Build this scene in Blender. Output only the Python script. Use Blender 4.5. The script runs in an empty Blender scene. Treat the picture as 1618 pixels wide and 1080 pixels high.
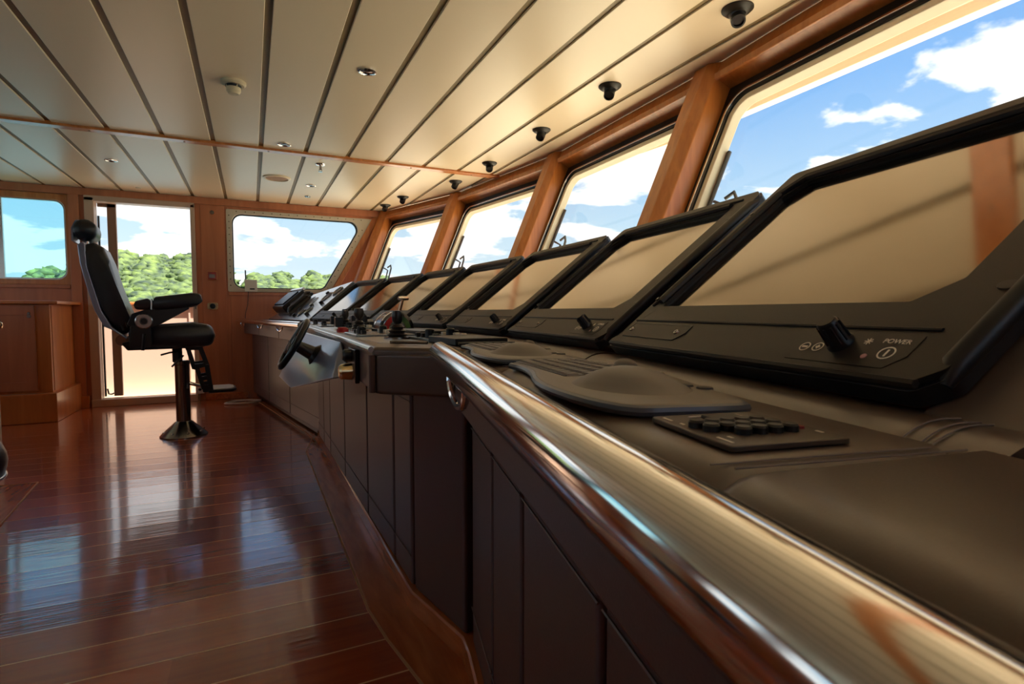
import bpy, bmesh, math, random
from mathutils import Vector as V, Matrix
random.seed(7)
S = bpy.context.scene
COL = S.collection
R = math.radians
sin, cos, pi = math.sin, math.cos, math.pi

# ------------------------------------------------------------------ materials
def nodes(name):
    m = bpy.data.materials.new(name); m.use_nodes = True
    nt = m.node_tree
    return m, nt, nt.nodes['Principled BSDF']

def srgb(r, g, b):
    f = lambda c: (c/255/12.92 if c/255 <= .04045 else ((c/255+.055)/1.055)**2.4)
    return (f(r), f(g), f(b), 1)

def plain(name, col, rough=.5, metal=0, spec=.5, bump=0, bscale=200, coat=0, vary=0):
    m, nt, b = nodes(name)
    b.inputs['Base Color'].default_value = col
    b.inputs['Roughness'].default_value = rough
    b.inputs['Metallic'].default_value = metal
    b.inputs['Specular IOR Level'].default_value = spec
    b.inputs['Coat Weight'].default_value = coat
    b.inputs['Coat Roughness'].default_value = .08
    tc = nt.nodes.new('ShaderNodeTexCoord')
    n = nt.nodes.new('ShaderNodeTexNoise'); n.inputs['Scale'].default_value = bscale if bump else 40
    n.inputs['Detail'].default_value = 4
    nt.links.new(tc.outputs['Object'], n.inputs['Vector'])
    if bump:
        bp = nt.nodes.new('ShaderNodeBump'); bp.inputs['Strength'].default_value = bump
        bp.inputs['Distance'].default_value = .002
        nt.links.new(n.outputs['Fac'], bp.inputs['Height']); nt.links.new(bp.outputs['Normal'], b.inputs['Normal'])
    # slight procedural wear in the roughness
    mr = nt.nodes.new('ShaderNodeMapRange')
    mr.inputs['To Min'].default_value = max(0, rough*(1-.15-vary)); mr.inputs['To Max'].default_value = min(1, rough*(1.15+vary))
    nt.links.new(n.outputs['Fac'], mr.inputs['Value']); nt.links.new(mr.outputs['Result'], b.inputs['Roughness'])
    return m

def wood(name, c1, c2, scale=(14, 14, 1.2), rough=.3, coat=.3, detail=6):
    m, nt, b = nodes(name)
    tc = nt.nodes.new('ShaderNodeTexCoord'); mp = nt.nodes.new('ShaderNodeMapping')
    mp.inputs['Scale'].default_value = scale
    n = nt.nodes.new('ShaderNodeTexNoise'); n.inputs['Scale'].default_value = 1.5; n.inputs['Detail'].default_value = detail
    n.inputs['Distortion'].default_value = .6
    cr = nt.nodes.new('ShaderNodeValToRGB')
    cr.color_ramp.elements[0].position = .3; cr.color_ramp.elements[0].color = c1
    cr.color_ramp.elements[1].position = .72; cr.color_ramp.elements[1].color = c2
    nt.links.new(tc.outputs['Object'], mp.inputs['Vector']); nt.links.new(mp.outputs['Vector'], n.inputs['Vector'])
    nt.links.new(n.outputs['Fac'], cr.inputs['Fac']); nt.links.new(cr.outputs['Color'], b.inputs['Base Color'])
    b.inputs['Roughness'].default_value = rough
    b.inputs['Coat Weight'].default_value = coat; b.inputs['Coat Roughness'].default_value = .15
    return m

def glass(name, tint, refl=1.0):
    m = bpy.data.materials.new(name); m.use_nodes = True
    nt = m.node_tree; nt.nodes.clear()
    o = nt.nodes.new('ShaderNodeOutputMaterial'); mx = nt.nodes.new('ShaderNodeMixShader')
    t = nt.nodes.new('ShaderNodeBsdfTransparent'); t.inputs['Color'].default_value = tint
    g = nt.nodes.new('ShaderNodeBsdfGlossy'); g.inputs['Roughness'].default_value = .0
    f = nt.nodes.new('ShaderNodeLayerWeight'); f.inputs['Blend'].default_value = .5
    pw = nt.nodes.new('ShaderNodeMath'); pw.operation = 'POWER'; pw.inputs[1].default_value = 5
    mr = nt.nodes.new('ShaderNodeMapRange'); mr.inputs['To Min'].default_value = .02*refl; mr.inputs['To Max'].default_value = .6*refl
    nt.links.new(f.outputs['Facing'], pw.inputs[0]); nt.links.new(pw.outputs[0], mr.inputs['Value'])
    nt.links.new(mr.outputs['Result'], mx.inputs['Fac']); nt.links.new(t.outputs[0], mx.inputs[1]); nt.links.new(g.outputs[0], mx.inputs[2])
    nt.links.new(mx.outputs[0], o.inputs['Surface'])
    return m

M = {}
M['wall'] = wood('cherry_panel', srgb(172, 102, 68), srgb(194, 122, 84), (9, 9, .8), .32, .25)
M['trimwood'] = wood('cherry_trim', srgb(178, 104, 52), srgb(206, 134, 76), (16, 16, 1.5), .3, .3)
M['post'] = wood('cherry_post', srgb(174, 100, 44), srgb(202, 126, 62), (18, 18, 1.5), .3, .3)
M['cab'] = wood('cherry_cabinet', srgb(186, 104, 46), srgb(210, 130, 64), (9, 9, .8), .3, .3)
M['skirt'] = wood('teak_skirt', srgb(158, 78, 34), srgb(202, 114, 56), (20, 3, 20), .22, .5)
M['ceil'] = plain('ceiling_panel', srgb(226, 208, 180), .34, spec=.4)
M['groove'] = plain('ceiling_groove', srgb(128, 108, 70), .5)
M['leather'] = plain('black_brown_leather', srgb(84, 69, 57), .34, bump=.05, bscale=900, spec=.85)
M['leather2'] = plain('console_panel_leather', srgb(82, 64, 62), .36, bump=.10, bscale=350, spec=.7)
M['black_leather'] = plain('chair_leather', srgb(30, 33, 40), .36, bump=.15, bscale=300)
M['bezel'] = plain('bezel_paint', srgb(40, 34, 28), .42, bump=.03, bscale=900, spec=.28)
M['rubber'] = plain('black_rubber', srgb(18, 18, 20), .4)
M['blackplastic'] = plain('black_plastic', srgb(20, 20, 22), .3)
M['chrome'] = plain('polished_steel', (.80, .78, .76, 1), .10, 1)
M['steel'] = plain('brushed_steel', (.55, .54, .52, 1), .25, 1)
M['gunmetal'] = plain('dark_chrome', (.30, .28, .27, 1), .16, 1)
M['brass'] = plain('brass', (.85, .68, .38, 1), .2, 1)
M['alu'] = plain('painted_window_frame', srgb(196, 186, 166), .45)
M['cream'] = plain('cream_paint', srgb(236, 226, 202), .5)
M['doorpaint'] = plain('door_frame_paint', srgb(196, 168, 146), .4)
M['stile'] = plain('door_stile_paint', srgb(150, 120, 100), .45)
M['bulwark'] = plain('bulwark_paint', srgb(198, 172, 156), .5)
M['white'] = plain('white_plastic', srgb(225, 220, 210), .4)
M['beige'] = plain('beige_plastic', srgb(205, 190, 160), .45)
M['grey'] = plain('grey_keyboard_plastic', srgb(124, 116, 104), .45, bump=.05, bscale=800)
M['greykey'] = plain('dark_grey_key', srgb(58, 54, 48), .45)
M['greydome'] = plain('rubber_palm_rest', srgb(112, 104, 94), .45, bump=.05, bscale=800)
M['kbedge'] = plain('keyboard_edge', srgb(84, 88, 94), .32)
M['keyplate'] = plain('keypad_plate', srgb(78, 66, 54), .38)
M['blackkey'] = plain('black_key', srgb(14, 14, 15), .35)
M['print'] = plain('white_print', srgb(236, 226, 208), .5)
M['pinkled'] = plain('led_lens', srgb(190, 140, 140), .3)
M['red'] = plain('red_paint', srgb(176, 30, 36), .4)
M['redbox'] = plain('call_point_red', srgb(140, 44, 48), .4)
M['green'] = plain('green_paint', srgb(70, 110, 60), .4)
M['silverpaint'] = plain('silver_panel', srgb(150, 152, 156), .22, .6)
M['pod'] = plain('painted_sky_sheen', srgb(140, 150, 176), .30, .6, coat=.3)  # blue base colour stands in for sky reflected on housing and chair shells
M['thread'] = plain('stitch_thread', srgb(128, 116, 110), .7)
M['cable'] = plain('cable_jacket', srgb(214, 196, 172), .5)
M['deckpaint'] = plain('foredeck_paint', srgb(236, 224, 196), .6)
M['soffit'] = plain('soffit_paint', srgb(240, 232, 210), .5)
M['glass'] = glass('window_glass', (.97, .98, .98, 1))
M['tint'] = glass('tinted_glass', (.70, .93, .97, 1))
M['blade'] = plain('wiper_metal', srgb(70, 76, 82), .35, .5)

def screen_mat():
    m, nt, b = nodes('screen_glass')
    b.inputs['Base Color'].default_value = (.30, .245, .195, 1); b.inputs['Metallic'].default_value = 1
    n = nt.nodes.new('ShaderNodeTexNoise'); n.inputs['Scale'].default_value = 6
    tc = nt.nodes.new('ShaderNodeTexCoord'); nt.links.new(tc.outputs['Object'], n.inputs['Vector'])
    mr = nt.nodes.new('ShaderNodeMapRange'); mr.inputs['To Min'].default_value = .05; mr.inputs['To Max'].default_value = .1
    nt.links.new(n.outputs['Fac'], mr.inputs['Value']); nt.links.new(mr.outputs['Result'], b.inputs['Roughness'])
    return m
M['screen'] = screen_mat()

def floor_mat():
    m, nt, b = nodes('teak_floor')
    L = nt.links.new; N = nt.nodes.new
    def math_(op, a, bb=None):
        n = N('ShaderNodeMath'); n.operation = op
        for i, v in enumerate((a, bb)):
            if v is None: continue
            if isinstance(v, (int, float)): n.inputs[i].default_value = v
            else: L(v, n.inputs[i])
        return n.outputs[0]
    tc = N('ShaderNodeTexCoord'); sx = N('ShaderNodeSeparateXYZ'); L(tc.outputs['Object'], sx.inputs[0])
    y = math_('DIVIDE', math_('ADD', sx.outputs['Y'], 10-.078), .1665)
    row = math_('FLOOR', y); fy = math_('FRACT', y)
    # plank ends
    wn = N('ShaderNodeTexWhiteNoise'); wn.noise_dimensions = '1D'; L(row, wn.inputs['W'])
    xx = math_('DIVIDE', math_('ADD', sx.outputs['X'], math_('MULTIPLY', wn.outputs['Value'], 2.4)), 2.4)
    fx = math_('FRACT', xx); colx = math_('FLOOR', xx)
    line = math_('LESS_THAN', fy, .033)
    cx = N('ShaderNodeCombineXYZ'); L(row, cx.inputs[0]); L(colx, cx.inputs[1])
    w2 = N('ShaderNodeTexWhiteNoise'); L(cx.outputs[0], w2.inputs['Vector'])
    mp = N('ShaderNodeMapping'); mp.inputs['Scale'].default_value = (1.3, 26, 1); L(tc.outputs['Object'], mp.inputs['Vector'])
    gr = N('ShaderNodeTexNoise'); gr.inputs['Scale'].default_value = 1.6; gr.inputs['Detail'].default_value = 7; gr.inputs['Distortion'].default_value = .5
    L(mp.outputs[0], gr.inputs['Vector'])
    f = math_('ADD', math_('MULTIPLY', gr.outputs['Fac'], .65), math_('MULTIPLY', w2.outputs['Value'], .45))
    cr = N('ShaderNodeValToRGB'); e = cr.color_ramp.elements
    e[0].position = .25; e[0].color = srgb(128, 48, 22); e[1].position = .85; e[1].color = srgb(186, 88, 44)
    L(f, cr.inputs['Fac'])
    mx = N('ShaderNodeMix'); mx.data_type = 'RGBA'; L(line, mx.inputs['Factor']); L(cr.outputs['Color'], mx.inputs['A']); mx.inputs['B'].default_value = srgb(240, 186, 132)
    L(mx.outputs['Result'], b.inputs['Base Color'])
    bn = N('ShaderNodeTexNoise'); bn.inputs['Scale'].default_value = 3; L(mp.outputs[0], bn.inputs['Vector'])
    hsum = math_('ADD', math_('MULTIPLY', bn.outputs['Fac'], .25), math_('ADD', math_('MULTIPLY', w2.outputs['Value'], .0), math_('MULTIPLY', math_('POWER', math_('ABSOLUTE', math_('SUBTRACT', fy, .5)), 4), 3.0)))
    bp = N('ShaderNodeBump'); bp.inputs['Strength'].default_value = .22; bp.inputs['Distance'].default_value = .008
    L(hsum, bp.inputs['Height']); L(bp.outputs['Normal'], b.inputs['Normal'])
    b.inputs['Roughness'].default_value = .25
    b.inputs['Coat Weight'].default_value = 1; b.inputs['Coat Roughness'].default_value = .075; b.inputs['Coat IOR'].default_value = 1.6
    L(bp.outputs['Normal'], b.inputs['Coat Normal'])
    return m
M['floor'] = floor_mat()

def foliage_mat():
    m, nt, b = nodes('forest_foliage')
    tc = nt.nodes.new('ShaderNodeTexCoord'); n = nt.nodes.new('ShaderNodeTexNoise'); n.inputs['Scale'].default_value = .3; n.inputs['Detail'].default_value = 6
    nt.links.new(tc.outputs['Object'], n.inputs['Vector'])
    cr = nt.nodes.new('ShaderNodeValToRGB'); e = cr.color_ramp.elements
    e[0].position = .34; e[0].color = srgb(34, 54, 40); e[1].position = .66; e[1].color = srgb(96, 116, 54)
    nt.links.new(n.outputs['Fac'], cr.inputs['Fac']); nt.links.new(cr.outputs['Color'], b.inputs['Base Color'])
    b.inputs['Roughness'].default_value = .8
    return m
M['foliage'] = foliage_mat()
M['sea'] = plain('sea_water', srgb(90, 130, 140), .15, bump=.3, bscale=2)

# ------------------------------------------------------------------ mesh builder
class MB:
    def __init__(s): s.v = []; s.f = []
    def add(s, vs, fs):
        o = len(s.v); s.v += [V(p) for p in vs]; s.f += [tuple(i+o for i in f) for f in fs]; return s
    def box(s, c, size, Mx=None):
        x, y, z = [k/2 for k in size]
        vs = [V((a*x, b*y, d*z)) for a in (-1, 1) for b in (-1, 1) for d in (-1, 1)]
        vs = [((Mx @ p) if Mx else p) + V(c) for p in vs]
        return s.add(vs, [(0, 1, 3, 2), (4, 6, 7, 5), (0, 4, 5, 1), (2, 3, 7, 6), (0, 2, 6, 4), (1, 5, 7, 3)])
    def bb(s, a, b):
        return s.box([(a[i]+b[i])/2 for i in range(3)], [abs(b[i]-a[i]) for i in range(3)])
    def prism(s, poly, vec):
        n = len(poly); a = [V(p) for p in poly]; b = [p+V(vec) for p in a]
        return s.add(a+b, [tuple(range(n-1, -1, -1)), tuple(range(n, 2*n))] + [(i, (i+1) % n, n+(i+1) % n, n+i) for i in range(n)])
    def loft(s, rings, closed=True, caps=True):
        n = len(rings[0]); vs = [p for r in rings for p in r]; fs = []
        for k in range(len(rings)-1):
            for i in range(n if closed else n-1):
                j = (i+1) % n
                fs.append((k*n+i, k*n+j, (k+1)*n+j, (k+1)*n+i))
        if caps and closed:
            fs.append(tuple(range(n-1, -1, -1))); fs.append(tuple(range((len(rings)-1)*n, len(rings)*n)))
        return s.add(vs, fs)
    def tube(s, pts, r, n=12, caps=True):
        pts = [V(p) for p in pts]; rings = []
        up = V((0, 0, 1))
        for i, p in enumerate(pts):
            t = (pts[min(i+1, len(pts)-1)] - pts[max(i-1, 0)]).normalized()
            if abs(t.dot(up)) > .97: up = V((1, 0, 0)) if abs(t.x) < .9 else V((0, 1, 0))
            a = t.cross(up).normalized(); b = a.cross(t).normalized(); up = b
            rr = r[i] if isinstance(r, (list, tuple)) else r
            rings.append([p + a*rr*cos(2*pi*k/n) + b*rr*sin(2*pi*k/n) for k in range(n)])
        return s.loft(rings, True, caps)
    def lathe(s, prof, o=(0, 0, 0), axis=(0, 0, 1), n=28):
        ax = V(axis).normalized(); a = ax.orthogonal().normalized(); b = ax.cross(a); o = V(o)
        rings = [[o + ax*z + (a*cos(2*pi*k/n) + b*sin(2*pi*k/n))*max(r, 1e-4) for k in range(n)] for r, z in prof]
        return s.loft(rings)
    def ring(s, outer, inner, vec):
        n = len(outer); v = V(vec)
        o0 = [V(p) for p in outer]; i0 = [V(p) for p in inner]
        vs = o0 + i0 + [p+v for p in o0] + [p+v for p in i0]; fs = []
        for k in range(n):
            j = (k+1) % n
            fs += [(k, j, n+j, n+k), (2*n+k, 3*n+k, 3*n+j, 2*n+j), (k, 2*n+k, 2*n+j, j), (n+k, n+j, 3*n+j, 3*n+k)]
        return s.add(vs, fs)
    def torus(s, c, axis, R_, r, n=48, m=12, sy=1):
        ax = V(axis).normalized(); a = V((0, 1, 0)) if abs(ax.y) < .9 else V((1, 0, 0)); a = (a - ax*a.dot(ax)).normalized(); b = ax.cross(a); c = V(c)
        rings = []
        for i in range(n+1):
            t = 2*pi*i/n; d = a*cos(t)+b*sin(t)*sy
            rings.append([c + d*(R_ + r*cos(2*pi*k/m)) + ax*r*sin(2*pi*k/m) for k in range(m)])
        return s.loft(rings, True, False)
    def build(s, name, mat, parent=None, bevel=0, seg=2, label=None, sub=0, base=None, ang=35):
        if parent is not None:
            off = parent.matrix_world.translation.copy() if parent.parent is None else V(parent['_o'])
        elif base is not None: off = V(base)
        else: off = V((0, 0, 0))
        me = bpy.data.meshes.new(name)
        me.from_pydata([tuple(p-off) for p in s.v], [], s.f)
        bm = bmesh.new(); bm.from_mesh(me)
        bmesh.ops.recalc_face_normals(bm, faces=bm.faces)
        bm.to_mesh(me); bm.free()
        me.polygons.foreach_set('use_smooth', [True]*len(me.polygons)); me.set_sharp_from_angle(angle=R(ang))
        me.materials.append(M[mat] if isinstance(mat, str) else mat); me.update()
        o = bpy.data.objects.new(name, me); COL.objects.link(o)
        if parent is not None:
            o.parent = parent
            if parent.parent is not None: o.location = (0, 0, 0)
        else: o.location = off
        o['_o'] = tuple(off)
        if bevel:
            b = o.modifiers.new('bevel', 'BEVEL'); b.width = bevel; b.segments = seg; b.limit_method = 'ANGLE'; b.angle_limit = R(40)
            b.harden_normals = True
        if sub:
            q = o.modifiers.new('sub', 'SUBSURF'); q.levels = sub; q.render_levels = sub
        if label: o['label'] = label
        return o

def thing(name, label, cat, loc=(0, 0, 0), group=None):
    o = bpy.data.objects.new(name, None); COL.objects.link(o); o.empty_display_size = .05
    o.location = loc; o['label'] = label; o['category'] = cat; o['_o'] = tuple(loc)
    if group: o['group'] = group
    bpy.context.view_layer.update()
    return o
def tag(o, label, cat, group=None):
    o['label'] = label; o['category'] = cat
    if group: o['group'] = group
    return o
def struct(o, kind='structure'):
    o['kind'] = kind; return o
def dup(root, loc, rz=None, label=None, scale=None):
    r = root.copy(); COL.objects.link(r); r.location = loc
    if rz is not None: r.rotation_euler = (0, 0, rz)
    if scale: r.scale = (scale,)*3
    if label: r['label'] = label
    for ch in list(root.children):
        c = ch.copy(); COL.objects.link(c); c.parent = r
        for g in ch.children:
            d = g.copy(); COL.objects.link(d); d.parent = c
    return r
def rrect(pts, r, n=6):
    """rounded polygon from 2-D corner points"""
    out = []; k = len(pts); P = [V((p[0], p[1])) for p in pts]
    for i in range(k):
        a, b, c = P[i-1], P[i], P[(i+1) % k]
        u = (a-b).normalized(); w = (c-b).normalized(); th = u.angle(w); d = min(r/math.tan(th/2), (a-b).length*.49, (c-b).length*.49); rr = d*math.tan(th/2)
        cen = b + (u+w).normalized()*(rr/math.sin(th/2))
        s0 = (b+u*d)-cen; s1 = (b+w*d)-cen
        a0 = math.atan2(s0.y, s0.x); a1 = math.atan2(s1.y, s1.x); da = (a1-a0+pi) % (2*pi)-pi
        for q in range(n+1):
            t = a0+da*q/n; out.append((cen.x+rr*cos(t), cen.y+rr*sin(t)))
    return out
def arc_pts(c, r, a0, a1, n, ux, uy):
    return [V(c)+V(ux)*r*cos(a0+(a1-a0)*i/n)+V(uy)*r*sin(a0+(a1-a0)*i/n) for i in range(n+1)]

CH = 2.2        # ceiling height
# ------------------------------------------------------------------ floor
fl = MB(); fl.add([(-3.3, -1.2, 0), (2.2, -1.2, 0), (2.2, 6.9, 0), (-3.3, 6.9, 0)], [(0, 1, 2, 3)])
fl.prism([(-3.3, -1.2, -.1), (2.2, -1.2, -.1), (2.2, 6.9, -.1), (-3.3, 6.9, -.1)], (0, 0, .09))
struct(fl.build('floor', 'floor'))

# ------------------------------------------------------------------ front wall polyline (at ceiling level)
WP = [V((1.50, -.94, 0)), V((1.963, .446, 0)), V((2.128, 2.121, 0)), V((2.182, 3.745, 0)), V((1.963, 5.414, 0)), V((1.50, 6.8, 0))]
RAKE = .43
def wfront(y):
    for a, b in zip(WP, WP[1:]):
        if a.y <= y <= b.y: return a.x+(b.x-a.x)*(y-a.y)/(b.y-a.y)
    return WP[-1].x

# ------------------------------------------------------------------ ceiling planks
PL0, PW = .096-.3135*11, .3135
gr = MB(); gr.prism([(-3.3, -1.0, CH+.009), (-3.3, 6.85, CH+.009)] + [(p.x+.03, p.y, CH+.009) for p in reversed(WP)], (0, 0, .05))
pl = MB()
for sec in ((-1.0, .97), (1.07, 4.55), (4.62, 6.8)):
    k = 0
    while PL0+PW*k < 2.25:
        x0 = PL0+PW*k+.0155; x1 = x0+PW-.031; k += 1
        if x0 > 2.17: break
        # cut the plank by the curved window wall
        ys = [sec[0]+(sec[1]-sec[0])*i/48 for i in range(49)]
        seg = [(y, min(x1, wfront(max(-.94, min(6.8, y))))) for y in ys]
        seg = [(y, x) for y, x in seg if x > x0+.01]
        if len(seg) < 2: continue
        full = all(abs(x-x1) < 1e-6 for y, x in seg)
        if full: seg = [seg[0], seg[-1]]
        poly = [(x0, seg[0][0], CH)] + [(x, y, CH) for y, x in seg] + [(x0, seg[-1][0], CH)]
        pl.prism(poly, (0, 0, .02))
co = struct(pl.build('ceiling', 'ceil', bevel=.003, seg=1))
g2 = gr.build('groove_backing', 'groove', parent=co)
for nm, y0, y1 in (('trim_1', 4.545, 4.625), ('trim_2', .965, 1.075)):
    b = MB(); b.bb((-3.2, y0, CH-.016), (wfront((y0+y1)/2)-.012, y1, CH+.02))
    t_ = struct(b.build(nm, 'trimwood', bevel=.004))
    for k in range(9):
        MB().lathe([(.0, -.003), (.007, -.003), (.007, 0)], (-2.6+k*.55, (y0+y1)/2, CH-.0165), n=10).build('screw_cap', 'groove', parent=t_)

# ------------------------------------------------------------------ far (port) wall
Y0, Y1 = 6.8, 6.9
w = MB()
w.bb((-3.3, Y0, 0), (-2.6, Y1, CH+.03)); w.bb((-2.6, Y0, 0), (-1.6, Y1, 1.24)); w.bb((-2.6, Y0, 2.06), (-1.6, Y1, CH+.03))
w.bb((-1.6, Y0, 0), (-1.475, Y1, CH+.03)); w.bb((-1.475, Y0, 2.12), (-.52, Y1, CH+.03))
w.bb((-.52, Y0, 0), (-.2, Y1, CH+.03)); w.bb((-.2, Y0, 0), (.80, Y1, 1.2)); w.bb((-.2, Y0, 2.09), (1.45, Y1, CH+.03))
w.prism([(.80, Y0, 0), (1.15, Y0, 0), (1.30, Y0, 1.2), (1.72, Y0, 2.23), (1.34, Y0, 2.23), (1.30, Y0, 2.09), (.82, Y0, 1.2)], (0, .1, 0))
struct(w.build('wall_port', 'wall', bevel=.003, seg=1))
# flat pilasters and rails on the wall
n_trim = 3
def trim(b, mat='trimwood', bev=.004):
    global n_trim
    o = struct(b.build('trim_%d' % n_trim, mat, bevel=bev)); n_trim += 1; return o
trim(MB().bb((-3.2, Y0-.02, 2.125), (1.45, Y0, CH)), 'wall')
trim(MB().bb((-1.60, Y0-.035, 0), (-1.515, Y0, CH-.075)), 'wall')
trim(MB().bb((-.47, Y0-.008, .02), (-.24, Y0, CH-.076)), 'wall')
trim(MB().bb((-2.7, Y0-.018, 1.20), (-1.61, Y0, 1.235)), 'wall')
trim(MB().bb((-.22, Y0-.012, 1.15), (.84, Y0, 1.186)), 'wall')
trim(MB().prism([(.835, Y0-.02, 1.15), (.90, Y0-.02, 1.15), (1.45, Y0-.02, 2.125), (1.375, Y0-.02, 2.125)], (0, .02, 0)), 'trimwood')
struct(MB().bb((-.47, Y0-.028, 0), (-.05, Y0, .07)).build('baseboard_port', 'skirt', bevel=.005))
trim(MB().bb((-1.60, Y0-.055, 0), (-1.49, Y0-.034, .12)), 'cab')

# window_2 (right of the door, slanted edge)
def poly3(p2, y): return [(x, y, z) for x, z in p2]
outer = rrect([(-.222, 1.19), (.845, 1.19), (1.375, 2.095), (-.222, 2.095)], .015, 6)
inner = rrect([(-.168, 1.228), (.79, 1.228), (1.262, 2.052), (-.168, 2.052)], .1, 6)
wf = struct(MB().ring(poly3(outer, Y0-.012), poly3(inner, Y0-.012), (0, .05, 0)).build('window_2', 'alu', bevel=.003, seg=1))
g_in = rrect([(-.162, 1.234), (.786, 1.234), (1.251, 2.046), (-.162, 2.046)], .095, 6)
MB().ring(poly3(inner, Y0+.03), poly3(rrect([(-.156, 1.24), (.782, 1.24), (1.24, 2.04), (-.156, 2.04)], .09, 6), Y0+.03), (0, .03, 0)).build('gasket', 'rubber', parent=wf)
MB().prism(poly3(inner, Y0+.062), (0, .006, 0)).build('pane', 'glass', parent=wf)
bolt0 = None
bp_ = [(-.195, 1.26+.045*i*1.55) for i in range(12)] + [(-.12+.09*i, 2.074) for i in range(16)] + [(.83+.0315*i*1.3, 1.25+.053*i*1.33) for i in range(11)]
for x, z in bp_:
    if bolt0 is None:
        bolt0 = MB().lathe([(.006, 0), (.006, .004), (.003, .006), (0, .006)], (0, 0, 0), (0, -1, 0), 8).build('bolt', 'gunmetal', parent=wf)
        bolt0.location = (x, Y0-.012, z)
        bolt0.data.transform(Matrix.Translation(wf.matrix_world.translation))
    else:
        b = bolt0.copy(); COL.objects.link(b); b.parent = wf; b.location = (x, Y0-.012, z)
# window_1 (left of the door)
outer = rrect([(-2.62, 1.235), (-1.585, 1.235), (-1.585, 2.12), (-2.62, 2.12)], .015, 6)
inner = rrect([(-2.56, 1.285), (-1.63, 1.285), (-1.63, 2.065), (-2.56, 2.065)], .09, 6)
wf = struct(MB().ring(poly3(outer, Y0-.012), poly3(inner, Y0-.012), (0, .05, 0)).build('window_1', 'trimwood', bevel=.004, seg=1))
MB().ring(poly3(inner, Y0+.01), poly3(rrect([(-2.55, 1.30), (-1.645, 1.30), (-1.645, 2.052), (-2.55, 2.052)], .08, 6), Y0+.01), (0, .03, 0)).build('gasket', 'steel', parent=wf)
MB().prism(poly3(inner, Y0+.042), (0, .006, 0)).build('pane', 'tint', parent=wf)
MB().bb((-2.155, Y0+.012, 1.285), (-2.115, Y0+.04, 2.06)).build('mullion', 'steel', parent=wf)

# door_1
d = MB()
d.bb((-1.475, Y0-.03, 0), (-1.395, Y1, 2.115)); d.bb((-.562, Y0-.03, 0), (-.52, Y1, 2.115)); d.bb((-1.475, Y0-.03, 2.075), (-.52, Y1, 2.13)); d.bb((-1.475, Y0-.05, 0), (-.54, Y1, .075))
dr = struct(d.build('door_1', 'doorpaint', bevel=.006))
MB().bb((-1.315, Y1+.01, .085), (-1.238, Y1+.05, 2.09)).build('leaf_stile', 'stile', parent=dr, bevel=.004)
MB().bb((-1.395, Y1+.012, .085), (-1.315, Y1+.02, 2.04)).build('leaf_pane', 'glass', parent=dr)
MB().bb((-1.395, Y1+.005, .085), (-1.38, Y1+.03, 1.95)).build('seal', 'rubber', parent=dr)
MB().bb((-1.395, Y1+.01, 2.045), (-1.238, Y1+.05, 2.09)).build('leaf_rail', 'stile', parent=dr)
MB().bb((-.545, Y0-.042, 1.0), (-.53, Y0-.028, 1.10)).build('strike_plate', 'steel', parent=dr)
MB().tube([(-1.375, Y1+.04, .16), (-1.37, Y1+.06, .105), (-1.345, Y1+.06, .1), (-1.325, Y1+.06, .11)], .008, 8).build('door_stop', 'blackplastic', parent=dr)

# outside: bulwark, side deck
bw = struct(MB().bb((-6, 7.85, -.3), (3.4, 7.95, 1.05)).build('bulwark', 'bulwark'))
MB().bb((-6, 7.80, 1.05), (3.4, 8.0, 1.085)).build('cap_rail', 'trimwood', parent=bw, bevel=.008)
for k in range(5): MB().bb((-1.9+k*1.2, 7.83, -.3), (-1.88+k*1.2, 7.851, 1.05)).build('stiffener', 'bulwark', parent=bw)
struct(MB().bb((-6, 6.93, -.3), (3.2, 7.85, -.05)).build('side_deck', 'deckpaint'))
struct(MB().bb((2.6, -14, -1.7), (20, 22, -1.5)).build('foredeck', 'deckpaint'))
struct(MB().prism([(-700, -700, -7), (900, -700, -7), (900, 1500, -7), (-700, 1500, -7)], (0, 0, .2)).build('sea', 'sea'))

# ------------------------------------------------------------------ aft and starboard walls (behind the camera)
w = MB(); w.bb((-3.3, -1, 0), (-3.2, 6.8, 1.1)); w.bb((-3.3, -1, 1.95), (-3.2, 6.8, CH+.03))
for y0, y1 in ((-1, -.2), (1.2, 1.6), (3.0, 3.4), (4.8, 5.2), (6.4, 6.8)): w.bb((-3.3, y0, 1.1), (-3.2, y1, 1.95))
struct(w.build('wall_aft', 'wall'))
w = MB(); w.bb((-3.2, -1.05, 0), (1.55, -.95, 1.15)); w.bb((-3.2, -1.05, 2.0), (1.55, -.95, CH+.03)); w.bb((-3.2, -1.05, 1.15), (.1, -.95, 2.0)); w.bb((1.25, -1.05, 1.15), (1.55, -.95, 2.0))
struct(w.build('wall_starboard', 'wall'))
n_win = 3
def simple_window(nm, a, b): return struct(MB().bb(a, b).build(nm, 'glass'))
for k, (y0, y1) in enumerate(((-.2, 1.2), (1.6, 3.0), (3.4, 4.8), (5.2, 6.4))): simple_window('window_%d' % (20+k), (-3.26, y0, 1.1), (-3.25, y1, 1.95))
simple_window('window_12', (.1, -1.01, 1.15), (1.25, -1.0, 2.0))

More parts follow.
